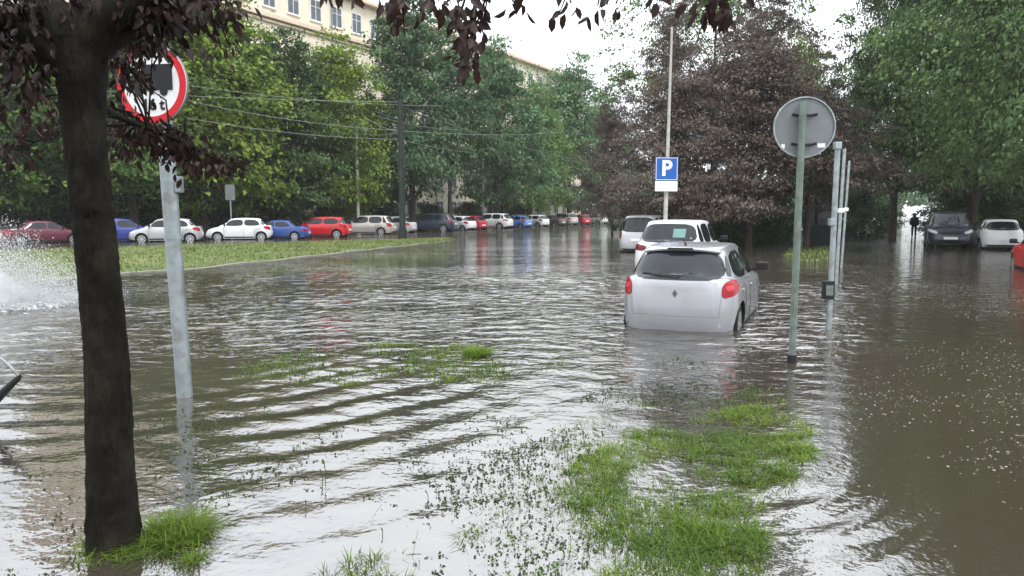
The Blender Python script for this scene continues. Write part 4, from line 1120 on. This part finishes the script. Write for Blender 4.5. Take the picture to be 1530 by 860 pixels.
        # wheels
        for ax in c['axles']:
            wr_ = c['wheel']; cxw = s * (W - .145)
            mb = MB(); mb.disc((cxw, ax, wr_), wr_, 32, .185, 'X')
            mb.disc((cxw + s * .06, ax, wr_), wr_ * .985, 32, .08, 'X', wr_ * .72)
            tyre = mb.mesh('wheel')
            rm = MB(); xo = cxw + s * .094
            rm.disc((xo, ax, wr_), wr_ * .70, 32, .012, 'X', wr_ * .58); rm.disc((xo, ax, wr_), wr_ * .17, 18, .02, 'X')
            for k in range(7):
                a = 2 * math.pi * k / 7 + .2
                m4 = Matrix.Translation((xo, ax, wr_)) @ Matrix.Rotation(a, 4, 'X')
                rm.box(-.007, .007, -.028, .028, wr_ * .14, wr_ * .62, 0, m4)
            A(('wheel', tyre, 'tyre', ('rim', rm.mesh('rim'), 'rim')))
    A(('windscreen', decal([(-wz(zl) * .86, zl - .0), (wz(zl) * .86, zl - .0), (wz(zh) * .88, zh), (-wz(zh) * .88, zh)], 'front', 'windscreen', ch=2, rings=12, off=.011), 'glass', None))
    pr.rearwin = [(-wz(zl) * .86, zl + .03), (0, zl + .012), (wz(zl) * .86, zl + .03), (wz(zh) * .86, zh), (0, zh + .02), (-wz(zh) * .86, zh)]
    A(('rear_window', decal(pr.rearwin, 'rear', 'rear_window', rings=12, off=.011), 'glass', None))
    zf = float(ztop(c['yf'] * .93)); 
    A(('grille', decal([(-W * .46, zf - .08), (W * .46, zf - .08), (W * .40, zf - .19), (-W * .40, zf - .19)], 'front', 'grille', ch=1), 'black_plastic', None))
    A(('grille', decal([(-W * .62, zb + .22), (W * .62, zb + .22), (W * .55, zb + .10), (-W * .55, zb + .10)], 'front', 'grille', ch=1), 'black_plastic', None))
    A(('number_plate', decal([(-.26, zb + .33), (.26, zb + .33), (.26, zb + .23), (-.26, zb + .23)], 'front', 'number_plate', off=.02, ch=0), 'plate', None))
    zr = float(ztop(c['yr']))
    pz = zr - .36 if key in ('suv', 'van', 'wagon', 'sedan') else zr - .42
    A(('number_plate_rear', decal([(-.26, pz + .055), (.26, pz + .055), (.26, pz - .055), (-.26, pz - .055)], 'rear', 'number_plate', off=.016, ch=0), 'plate', None))
    A(('bumper_trim', decal([(-W * .80, zb + .16), (W * .80, zb + .16), (W * .78, zb + .07), (-W * .78, zb + .07)], 'rear', 'bumper_trim', ch=0, off=.008), 'black_plastic', None))
    return pr

PR = {}
def car(key, paintkey, pos, heading, sub, label, group=None, skip=(), lamp=None, extra=None, scale=1.0, glass='glass', cat='car'):
    """heading: clockwise from straight ahead, in degrees"""
    if key not in PR: PR[key] = car_proto(key)
    pr = PR[key]
    root = empty('parked_car', (pos[0], pos[1], -sub), -R(heading)); root.scale = (scale,) * 3
    tag(root, label, cat, group)
    pm = P[paintkey]
    def mk(name, me, mk_, par):
        o = bpy.data.objects.new(name, me); COL.objects.link(o); o.parent = par
        m_ = pm if mk_ == 'PAINT' else M[mk_]
        if len(me.materials) == 0: me.materials.append(m_)
        o.material_slots[0].link = 'OBJECT'; o.material_slots[0].material = m_
        return o
    bo = bpy.data.objects.new('body', pr.body); COL.objects.link(bo); bo.parent = root
    while len(pr.body.materials) < 2: pr.body.materials.append(M['black_plastic'])
    bo.material_slots[0].link = 'OBJECT'; bo.material_slots[0].material = pm
    for name, me, mk_, child in pr.parts:
        if name in skip or len(me.polygons) == 0: continue
        if name == 'tail_light' and lamp: mk_ = lamp
        if name in ('rear_window',): mk_ = glass
        o = mk('number_plate' if name == 'number_plate_rear' else name, me, mk_, root)
        if child: mk(child[0], child[1], child[2], o)
    if extra: extra(root, pr, mk)
    return root

def heading_to(pos, off):      # heading whose side is seen square on at off = 90
    return math.degrees(math.atan2(pos[0], pos[1])) + off

def silver_extras(root, pr, mk):
    W = .855
    d = pr.decal
    # roof spoiler with dark centre slot
    mb = MB(); zs = 1.425; yy = pr.yR(1.42)
    pts_t = []
    for i in range(13):
        u = -1 + i / 6; x = u * .54; pts_t.append((x, yy + .10 * abs(u) ** 2.2, zs - .045 * u * u))
    rows = []
    for x, y, z in pts_t:
        rows.append([mb.bm.verts.new(p) for p in ((x, y + .20, z + .030), (x, y - .01, z + .022), (x, y - .085, z + .002), (x, y - .075, z - .022), (x, y + .02, z - .018), (x, y + .2, z + .0))])
    for i in range(12):
        for j in range(6): mb.bm.faces.new((rows[i][j], rows[i + 1][j], rows[i + 1][(j + 1) % 6], rows[i][(j + 1) % 6]))
    mb.bm.faces.new(rows[0]); mb.bm.faces.new(rows[-1][::-1])
    me = mb.mesh('spoiler'); me.polygons.foreach_set('use_smooth', [True] * len(me.polygons)); me.set_sharp_from_angle(angle=R(35))
    sp = mk('spoiler', me, 'PAINT', root)
    mb = MB(); mb.box(-.18, .18, yy - .094, yy - .06, zs - .014, zs + .012, .006); mk('brake_light', mb.mesh('brake_light'), 'black_plastic', sp)
    # aerial
    mb = MB(); mb.tube([(0, yy + .35, 1.45), (0, yy + .30, 1.49), (0, yy + .16, 1.545)], [.02, .009, .004], 8); mk('aerial', mb.mesh('aerial'), 'black_plastic', root)
    # wiper
    zw = pr.zl + .05
    mk('rear_wiper', d([(.02, zw - .022), (.05, zw + .016), (-.46, zw + .042), (-.50, zw + .03)], 'rear', 'rear_wiper', off=.022, ch=0), 'black_plastic', root)
    # badge
    mk('badge', d([(0, .865), (.034, .815), (0, .765), (-.034, .815)], 'rear', 'badge', off=.012, ch=0), 'dgrey_badge', root)
    for s in (1, -1):
        mk('lamp_lens', d([(s * .66, .925), (s * .75, .945), (s * .76, .87), (s * .68, .855)], 'rear', 'lamp_lens', off=.014, ch=2), 'lamp_inner', root)
    # tailgate seam and bumper line
    mk('tailgate_seam', d([(-.66, .505), (.66, .505), (.66, .517), (-.66, .517)], 'rear', 'tailgate_seam', off=.004, ch=0), 'seam_grey', root)
    for s in (1, -1):
        mk('tailgate_seam', d([(s * .60, .52), (s * .608, .52), (s * .625, .76), (s * .617, .76)], 'rear', 'tailgate_seam', off=.004, ch=0), 'seam_grey', root)
M['dgrey_badge'] = mat('dark_badge', (.10, .10, .105), .3, .6)
M['seam_grey'] = mat('seam_grey', (.25, .25, .26), .6)

GC = 'cars parked in line on the near lane'
HD = 23.5
dv = np.array((math.sin(R(HD)), math.cos(R(HD))))
pos = np.array((2.27, 10.25)) + dv * 1.95
car('hatch', 'silver', pos, HD, .29, 'silver hatchback standing deepest in the water nearest to us, red lamps', GC, skip=('number_plate_rear', 'bumper_trim'), extra=silver_extras, glass='glass_pale')
def teal(root, pr, mk):
    z = (pr.zl + pr.zh) / 2
    mk('window_sticker', pr.decal([(.12, z - .09), (.42, z - .09), (.42, z + .12), (.12, z + .12)], 'rear', 'window_sticker', off=.012, ch=0), 'sticker_teal', root)
pos = np.array((3.82, 18.3)) + dv * 2.1
car('suv', 'white', pos, HD, .22, 'white crossover with teal paper in its rear window', GC, lamp='lamp_dark', extra=teal, skip=('number_plate_rear',))
pos = np.array((5.15, 30.5)) + dv * 2.15
car('van', 'grey', pos, HD, .22, 'pale grey minivan with dark rear window ahead of the white crossover', GC, lamp='lamp_dark')

GLC = 'cars parked along the far side under the trees'
def lcar(key, pk, px, py, off, label, sub=.12, flip=False, **kw):
    p = ground(px, py); h = heading_to(p, off)
    return car(key, pk, p[:2], h, sub, label, GLC, **kw)
# off: angle between the line of sight and the car's nose; -90 nose to the left, square on
lcar('sedan', 'maroon', 66, 362, 78, 'maroon saloon beside the spray, nose to the right', scale=.92)
lcar('compact', 'blue', 181, 361, 80, 'deep blue hatchback half hidden by the leaning trunk')
lcar('compact', 'grey', 250, 360.5, -82, 'silver grey hatchback behind the truck sign pole')
lcar('compact', 'white', 359, 357.5, -84, 'white five-door hatchback, leftmost of the white cars')
lcar('sedan', 'royal', 416, 356, -75, 'royal blue saloon tucked behind the white hatchback', scale=.9)
lcar('hatch', 'red', 481, 353.5, -70, 'bright red hatchback right of the royal blue saloon')
lcar('wagon', 'beige', 549, 349.5, -72, 'beige estate car left of the dark catenary pole')
lcar('compact', 'grey', 588, 347.5, -60, 'silver hatchback tail showing behind the beige estate')
lcar('suv', 'navy', 646, 345, -70, 'dark navy off-roader right of the dark catenary pole')
lcar('compact', 'white', 683, 343.5, -50, 'small white hatchback wedged behind the navy off-roader')
lcar('compact', 'crimson', 702, 342.5, -45, 'crimson hatchback nosing out beside the white off-roader')
lcar('suv', 'white', 735, 341, -62, 'white off-roader near the pale lamp pole')
lcar('compact', 'sky', 771, 339.5, -50, 'sky blue hatchback right of the white off-roader')
lcar('hatch', 'white', 797, 338, -50, 'white hatchback right of the sky blue one')
lcar('sedan', 'dgrey', 822, 336.7, -50, 'dark grey car between two pale cars, far down the street')
lcar('suv', 'beige', 841, 336, -45, 'beige off-roader left of the far crimson car')
lcar('hatch', 'crimson', 864, 335, -40, 'far crimson car near the end of the row')
lcar('hatch', 'green', 890, 334, -45, 'pale green car at the far end of the row')
lcar('van', 'white', 908, 332.5, -45, 'white van glimpsed left of the minivan')
p = at(936, 317, 72); car('van', 'white', p[:2], 23, .1, 'white van far off above the minivan roof', GLC)
p = at(984, 317, 56); car('van', 'yellow', p[:2], 23, .1, 'cream yellow van behind the parking sign pole', None, scale=1.08)

GRC = 'cars parked beside the flooded path'
p = ground(1424, 371); car('suv', 'plum', (p[0] + dv[0] * 2.1, p[1] + dv[1] * 2.1), 180 + 27, .10, 'dark off-roader facing us on the path side, pale plate', GRC, scale=1.06)
p = ground(1502, 373); car('hatch', 'white', (p[0] + dv[0] * 1.9, p[1] + dv[1] * 1.9), 27, .14, 'white hatchback with big dark rear window by the right edge', GRC, skip=('tail_light',))
p = ground(1606, 411); car('hatch', 'red', (p[0] + dv[0] * 1.9, p[1] + dv[1] * 1.9), 24, .25, 'red car cut off by the right edge', GRC)

# ------------------------------------------------------------------ signs and poles
def lean_pole(p_top, p_bot, r, name, m, root, O, n=16):
    mb = MB(); a = Vector(p_bot) - O; b = Vector(p_top) - O
    mb.tube([a - (b - a).normalized() * .5, a, b], [r, r, r], n); return mb.build(name, m, root, smooth=50)

def truck_sign():
    b = ground(276, 592); Y = b[1]; O = Vector((b[0], Y, 0))
    top = Vector(at(240, 105, Y)); bot = Vector(b)
    root = empty('road_sign', O); tag(root, 'round red-rimmed sign with black truck on a thick grey pole', 'road sign')
    lean_pole(top, bot, .068, 'pole', M['galv'], root, O, 20)
    mb = MB(); ax = (top - bot).normalized()
    for t in (.50, .74):
        c = bot + (top - bot) * t - O; mb.tube([c - ax * .02, c + ax * .02], .074, 20)
    mb.build('pole_clamp', M['galv'], root, smooth=50)
    c = bot + (top - bot) * .66 - O
    MB().box(c.x + .06, c.x + .115, c.y - .04, c.y + .04, c.z - .07, c.z + .07, .01).build('terminal_box', M['galv'], root)
    c = Vector(at(227, 126, Y - .10)) - O
    hd = empty('sign_face', c, R(-11), root)
    r = .335
    MB().disc((0, .012, 0), r, 64, .02, 'Y').build('plate', M['sign_back'], hd, smooth=40)
    MB().disc((0, -.002, 0), r - .004, 64, .006, 'Y').build('white_field', M['white_paint'], hd)
    MB().disc((0, -.008, 0), r - .008, 64, .006, 'Y', r * .80).build('red_ring', M['red_paint'], hd)
    k = MB()
    k.prism([(-.075, -.05), (.20, -.05), (.20, .165), (-.075, .165)], -.012, -.006)
    k.prism([(-.205, -.05), (-.083, -.05), (-.083, .115), (-.165, .115), (-.205, .045)], -.012, -.006)
    k.disc((-.125, -.009, -.062), .036, 24, .0068, 'Y'); k.disc((.115, -.009, -.062), .036, 24, .0068, 'Y')
    k.build('truck_symbol', M['black_paint'], hd)
    t = link('lettering', text_mesh('16 t', .13, .002), M['black_paint'], hd); t.location = (.01, -.0085, -.172); t.rotation_euler = (math.pi / 2, 0, 0)
truck_sign()

def round_back():
    b = ground(1183, 541); Y = b[1]; O = Vector((b[0], Y, 0))
    top = Vector(at(1200, 152, Y)); bot = Vector(b)
    root = empty('road_sign', O); tag(root, 'round sign seen from its grey back on a thin green-grey post', 'road sign')
    lean_pole(top, bot, .037, 'pole', M['pole_green'], root, O)
    MB().tube([bot - O, bot + (top - bot) * .03 - O], .052, 14).build('sleeve', M['black_plastic'], root, smooth=50)
    c = Vector(at(1201.5, 190, Y + .075)) - O; r = .325
    hd = empty('sign_back', c, R(-6), root)
    MB().disc((0, 0, 0), r - .004, 64, .006, 'Y').build('plate', M['sign_back'], hd)
    MB().disc((0, -.006, 0), r, 64, .03, 'Y', r - .014).build('rim', M['galv'], hd, smooth=40)
    for z in (.14, -.17):
        mb = MB(); pts = [(-.13 + .26 * i / 12, -.012 - .06 * math.exp(-((i - 6) / 2.2) ** 2), z - .02 * math.cos((i - 6) / 6 * 1.5)) for i in range(13)]
        mb.tube(pts, .013, 8); mb.build('bracket', M['black_plastic'], hd, smooth=50)
    for x, z, w in ((-.215, -.20, .018), (.185, -.195, .04)):
        MB().box(x - w, x + w, -.0075, -.0035, z - .022, z + .022).build('sticker', M['sticker'], hd)
round_back()

def parking_sign():
    Y = 21.5; tp = at(1004, 40, Y); bt = at(994.5, 317, Y); bt = bt + (bt - tp) / (tp[2] - bt[2]) * (bt[2] + .1)
    O = Vector((bt[0], Y, 0)); root = empty('lamp_mast', O); tag(root, 'tall thin pale mast behind the white crossover', 'mast')
    mb = MB(); mb.tube([Vector(bt) - O, (Vector(bt) * .6 + Vector(tp) * .4) - O, Vector(tp) - O], [.068, .055, .03], 14); mb.build('pole', M['pole_pale'], root, smooth=50)
    c = Vector(at(996, 252, Y - .16)); rt = empty('parking_sign', c, R(6)); tag(rt, 'square blue parking sign with white P over a small pale plate', 'parking sign')
    w = .335
    MB().box(-w, w, -.01, .012, -w * .98, w * .98, .006).build('plate', M['blue_paint'], rt)
    mb = MB(); e = w - .02
    for x0, x1, z0, z1 in ((-e, e, e - .014, e), (-e, e, -e, -e + .014), (-e, -e + .014, -e + .014, e - .014), (e - .014, e, -e + .014, e - .014)): mb.box(x0, x1, -.0125, -.0105, z0, z1)
    mb.build('border', M['white_paint'], rt)
    t = link('letter', text_mesh('P', .60, .002), M['white_paint'], rt); t.location = (0, -.0125, .0); t.rotation_euler = (math.pi / 2, 0, 0)
    MB().box(-w * .98, w * .98, -.01, .012, -w - .30, -w - .015, .006).build('lower_plate', M['white_paint'], rt)
    mb = MB()
    for z in (.2, -.2): mb.box(-.09, .09, .014, .10, z - .02, z + .02, .004)
    mb.build('clamp', M['galv'], rt)
parking_sign()

def thin_posts():
    b = ground(1238, 492); Y = b[1]; O = Vector((b[0], Y, 0)); root = empty('sign_post', O)
    tag(root, 'thin grey post with a dark box near the water, right of the round sign', 'post')
    tp = Vector(at(1252, 212, Y)); lean_pole(tp, b, .038, 'pole', M['galv'], root, O)
    c = Vector(at(1237, 434, Y)) - O
    MB().box(c.x - .075, c.x + .075, c.y - .06, c.y + .05, c.z - .12, c.z + .14, .015).build('box', M['black_plastic'], root)
    MB().box(c.x - .05, c.x + .05, c.y - .066, c.y - .061, c.z - .06, c.z + .08).build('box_door', M['pole_green'], root)
    t2 = tp - O; MB().box(t2.x - .05, t2.x + .04, -.05, .05, t2.z - .10, t2.z - .0, .01).build('cap', M['galv'], root)
    MB().box(t2.x - .075, t2.x + .005, -.05, .05, t2.z - 1.15, t2.z - 1.05, .01).build('clamp', M['galv'], root)
    for px1, py1, px0, py0, r, lab in ((1262, 222, 1249, 425, .036, 'thin pale post close behind the post with the box'), (1269, 240, 1257, 400, .034, 'farthest thin pale post of the three right of the round sign')):
        b = ground(px0, py0); Y = b[1]; O = Vector((b[0], Y, 0)); root = empty('sign_post', O); tag(root, lab, 'post')
        tp = Vector(at(px1, py1, Y)); lean_pole(tp, b, r, 'pole', M['galv'], root, O)
        k = (tp - O) * .55; MB().box(k.x - .05, k.x + .07, -.05, .05, k.z - .05, k.z + .05, .01).build('clamp', M['sticker'], root)
thin_posts()

def kiosk():
    b = at(1226, 317, 39); root = empty('kiosk', (b[0], b[1], 0), -R(24)); tag(root, 'dark kiosk with a pale fascia behind the thin posts', 'kiosk')
    MB().box(-.78, .78, -.8, .8, -.3, 3.0, .03).build('wall', M['kiosk'], root)
    MB().box(-.88, .88, -.92, .92, 3.003, 3.5, .05).build('fascia', M['kiosk_roof'], root)
    f = MB().box(-.6, .6, -.825, -.803, 1.0, 2.4, .005).build('window', M['glass'], root)
    for x in (-.3, 0, .3): MB().box(x - .02, x + .02, -.845, -.827, 1.0, 2.4).build('mullion', M['pole_green'], f)
kiosk()

def poles():
    def pole(px1, py1, px0, Y, r, m, lab, name='catenary_pole', arm=None, cat='pole', lamp=False):
        t = Vector(at(px1, py1, Y)); b = Vector(at(px0, 317, Y)); b = b + (b - t) / (t.z - b.z) * (b.z + .2)
        O = Vector((b.x, Y, 0)); root = empty(name, O); tag(root, lab, cat)
        mb = MB(); mb.tube([b - O, (b + t) / 2 - O, t - O], [r, r * .9, r * .75], 12); mb.build('pole', M[m], root, smooth=50)
        MB().tube([(0, 0, -.3), (0, 0, .5)], r * 1.35, 12).build('base', M[m], root, smooth=50)
        if arm:
            mb = MB()
            for z0, dx, dz in arm: mb.tube([t - O + Vector((0, 0, z0)), t - O + Vector((dx, -.2, z0 + dz))], .035, 8)
            mb.build('arm', M[m], root, smooth=50)
        return t
    a = pole(598, 148, 601, 43, .19, 'pole_dark', 'thick dark catenary pole at the tip of the grass verge', arm=[(-.5, 1.6, -.3), (-1.2, -1.5, .5)])
    b = pole(532, 192, 535, 59, .13, 'pole_pale', 'pale lamp pole behind the beige estate car', 'lamp_pole', arm=[(-.1, .9, .15)])
    c = pole(721, 222, 722.5, 80, .14, 'pole_pale', 'pale lamp pole behind the white off-roader', 'lamp_pole', arm=[(-.1, .9, .15)])
    # small sign left
    Y = 48; p = at(345, 317, Y); root = empty('small_sign', (p[0], Y, 0)); tag(root, 'small pale sign on a thin post behind the white hatchback', 'sign')
    h = at(345, 276, Y)[2]
    MB().tube([(0, 0, -.3), (0, 0, h)], .05, 10).build('pole', M['galv'], root, smooth=50)
    MB().box(-.29, .33, -.09, -.055, h - .98, h + .02, .01).build('plate', M['sign_back'], root)
    # wires
    W_ = [((-80, 118, 40), (598, 152, 43)), ((280, 150, 41), (598, 195, 43)), ((285, 128, 43), (660, 158, 50)), ((598, 195, 43), (840, 197, 70)), ((280, 176, 40), (598, 208, 43)), ((598, 208, 43), (722, 227, 80)),
          ((722, 227, 80), (880, 244, 110)), ((540, 170, 52), (598, 195, 43)), ((532, 196, 59), (598, 196, 43)), ((598, 160, 43), (850, 236, 90)), ((560, 172, 60), (690, 194, 60))]
    for i, (p, q) in enumerate(W_):
        A, B = Vector(at(*p)), Vector(at(*q)); pts = [A.lerp(B, t / 10) - Vector((0, 0, .25 * 4 * t / 10 * (1 - t / 10))) for t in range(11)]
        o = MB().tube(pts, .014, 5).build('overhead_wire', M['wire'])
        tag(o, 'thin overhead tram wire strung across the street by the dark pole', 'wire', 'overhead wires along the street')
poles()

def handlebar():
    Y = 5.6
    root = empty('handlebar', at(-10, 562, Y)); O = root.location.copy(); tag(root, 'bent bar with pale curved rod and thick black grip at the left edge', 'handlebar')
    T = lambda x, y, d=0: Vector(at(x, y, Y + d)) - O
    mb = MB(); mb.tube([T(-40, 534), T(-14, 531), T(2, 536), T(13, 545), T(22, 555), T(29, 563)], [.012, .012, .012, .011, .011, .010], 10); mb.build('rod', M['galv'], root, smooth=60)
    mb = MB(); mb.tube([T(31, 560), T(27, 565), T(16, 575), T(2, 589), T(-14, 606), T(-45, 640)], [.010, .022, .027, .033, .036, .036], 12); mb.build('grip', M['black_plastic'], root, smooth=60)
handlebar()

# ------------------------------------------------------------------ walker
def walker():
    b = ground(1365, 353.5); Y = b[1]
    root = empty('person', (b[0], Y, .06), -R(27)); tag(root, 'person in dark clothes wading away along the flooded path', 'person')
    def skin(name, verts, edges, rad, m, par):
        me = bpy.data.meshes.new(name); me.from_pydata(verts, edges, []); o = bpy.data.objects.new(name, me); COL.objects.link(o)
        md = o.modifiers.new('s', 'SKIN'); 
        if not me.skin_vertices: me.skin_vertices.new() if hasattr(me.skin_vertices, 'new') else None
        for i, r in enumerate(rad):
            sv = me.skin_vertices[0].data[i]; sv.radius = (r if isinstance(r, tuple) else (r, r)); sv.use_root = (i == 0)
        o.modifiers.new('d', 'SUBSURF').levels = 2
        dg = bpy.context.evaluated_depsgraph_get(); dg.update()
        res = bpy.data.meshes.new_from_object(o.evaluated_get(dg)); bpy.data.objects.remove(o)
        res.polygons.foreach_set('use_smooth', [True] * len(res.polygons)); res.materials.clear()
        return link(name, res, m, par)
    z = lambda h: h - .22
    V = [(0, 0, z(.98)), (0, .0, z(1.18)), (0, .02, z(1.40)), (0, .03, z(1.52)), (0, .05, z(1.62)), (0, .05, z(1.74)),
         (.09, 0, z(.92)), (.10, .10, z(.52)), (.10, .02, z(.10)), (-.09, 0, z(.92)), (-.10, -.06, z(.52)), (-.10, -.22, z(.16)),
         (.19, .02, z(1.42)), (.25, -.02, z(1.14)), (.24, .10, z(.92)), (-.19, .02, z(1.42)), (-.25, .02, z(1.14)), (-.24, .14, z(.94))]
    E = [(0, 1), (1, 2), (2, 3), (3, 4), (4, 5), (0, 6), (6, 7), (7, 8), (0, 9), (9, 10), (10, 11), (2, 12), (12, 13), (13, 14), (2, 15), (15, 16), (16, 17)]
    Rd = [(.16, .12), (.16, .12), (.18, .12), .065, .085, .075, .095, .07, .05, .095, .07, .05, .07, .055, .04, .07, .055, .04]
    skin('body', V, E, Rd, M['cloth_dark'], root)
    skin('jacket', [(0, 0, z(.86)), (0, .0, z(1.1)), (0, .01, z(1.36)), (0, .02, z(1.50))], [(0, 1), (1, 2), (2, 3)], [(.25, .18), (.25, .19), (.26, .18), (.13, .11)], M['cloth_dark'], root)
    skin('hood', [(0, .02, z(1.52)), (0, .03, z(1.66)), (0, .03, z(1.79))], [(0, 1), (1, 2)], [.11, .125, .085], M['cloth_dark'], root)
walker()

# ------------------------------------------------------------------ haze
hz = MB().box(-330, 330, -70, 330, -1.5, 46).mesh('haze'); hm = bpy.data.materials.new('haze'); hm.use_nodes = True
hn = hm.node_tree; hn.nodes.remove(hn.nodes['Principled BSDF']); pv = hn.nodes.new('ShaderNodeVolumePrincipled')
pv.inputs['Color'].default_value = (.93, .96, .97, 1); pv.inputs['Density'].default_value = HAZE; pv.inputs['Anisotropy'].default_value = 0.0
hn.links.new(pv.outputs[0], hn.nodes['Material Output'].inputs['Volume'])
tag(link('haze', hz, hm), 'faint rain haze filling the air over the street', 'haze', kind='stuff')

# ------------------------------------------------------------------ light
w = bpy.data.worlds.new('World'); S.world = w; w.use_nodes = True
nt = w.node_tree; N, L = nt.nodes, nt.links; bg = N['Background']
SUN_EL, SUN_AZ = R(55), R(140)          # azimuth from +Y, clockwise: over the right shoulder
sky = N.new('ShaderNodeTexSky'); sky.sky_type = 'NISHITA'; sky.sun_disc = False
sky.sun_elevation = SUN_EL; sky.sun_rotation = SUN_AZ; sky.dust_density = 3.0
tc = N.new('ShaderNodeTexCoord')
cl = N.new('ShaderNodeTexNoise'); cl.inputs['Scale'].default_value = 2.2; cl.inputs['Detail'].default_value = 5
mp = N.new('ShaderNodeMapping'); mp.inputs['Scale'].default_value = (1, 1, 2.4); L.new(tc.outputs['Generated'], mp.inputs['Vector']); L.new(mp.outputs[0], cl.inputs['Vector'])
rp = N.new('ShaderNodeValToRGB'); rp.color_ramp.elements[0].position = .3; rp.color_ramp.elements[1].position = .7
rp.color_ramp.elements[0].color = (10.5, 11.2, 12.2, 1); rp.color_ramp.elements[1].color = (14.5, 14.8, 15.0, 1)
L.new(cl.outputs['Fac'], rp.inputs[0])
mx = N.new('ShaderNodeMix'); mx.data_type = 'RGBA'; mx.inputs['Factor'].default_value = .9
L.new(sky.outputs[0], mx.inputs['A'])
# an overcast sky is brighter overhead than at the horizon
sz = N.new('ShaderNodeSeparateXYZ'); L.new(tc.outputs['Generated'], sz.inputs[0])
gr = N.new('ShaderNodeMapRange'); gr.inputs['From Min'].default_value = .12; gr.inputs['From Max'].default_value = .42; gr.inputs['To Min'].default_value = .86; gr.inputs['To Max'].default_value = 1.55
L.new(sz.outputs['Z'], gr.inputs['Value'])
vs_ = N.new('ShaderNodeVectorMath'); vs_.operation = 'SCALE'; L.new(rp.outputs[0], vs_.inputs[0]); L.new(gr.outputs[0], vs_.inputs['Scale']); L.new(vs_.outputs[0], mx.inputs['B'])
L.new(mx.outputs['Result'], bg.inputs['Color']); bg.inputs['Strength'].default_value = .12
sl = bpy.data.lights.new('sun', 'SUN'); sl.energy = 1.5; sl.angle = R(11); sl.color = (1, .96, .9)
so = bpy.data.objects.new('sun', sl); COL.objects.link(so)
dirv = Vector((math.sin(SUN_AZ) * math.cos(SUN_EL), math.cos(SUN_AZ) * math.cos(SUN_EL), math.sin(SUN_EL)))
so.rotation_euler = (-dirv).to_track_quat('-Z', 'Y').to_euler()

S.view_settings.view_transform = 'Standard'; S.view_settings.look = 'None'; S.view_settings.gamma = 1; S.view_settings.use_curve_mapping = False
S.view_settings.exposure = .25
S.render.engine = 'CYCLES'
cy = S.cycles
cy.use_denoising = True
try: cy.denoiser = 'OPENIMAGEDENOISE'; cy.denoising_input_passes = 'RGB_ALBEDO_NORMAL'
except Exception: pass
cy.max_bounces = 10; cy.diffuse_bounces = 5; cy.glossy_bounces = 3; cy.transmission_bounces = 3; cy.caustics_reflective = False; cy.caustics_refractive = False
cy.sample_clamp_indirect = 6; cy.volume_bounces = 4; cy.volume_step_rate = 1.0
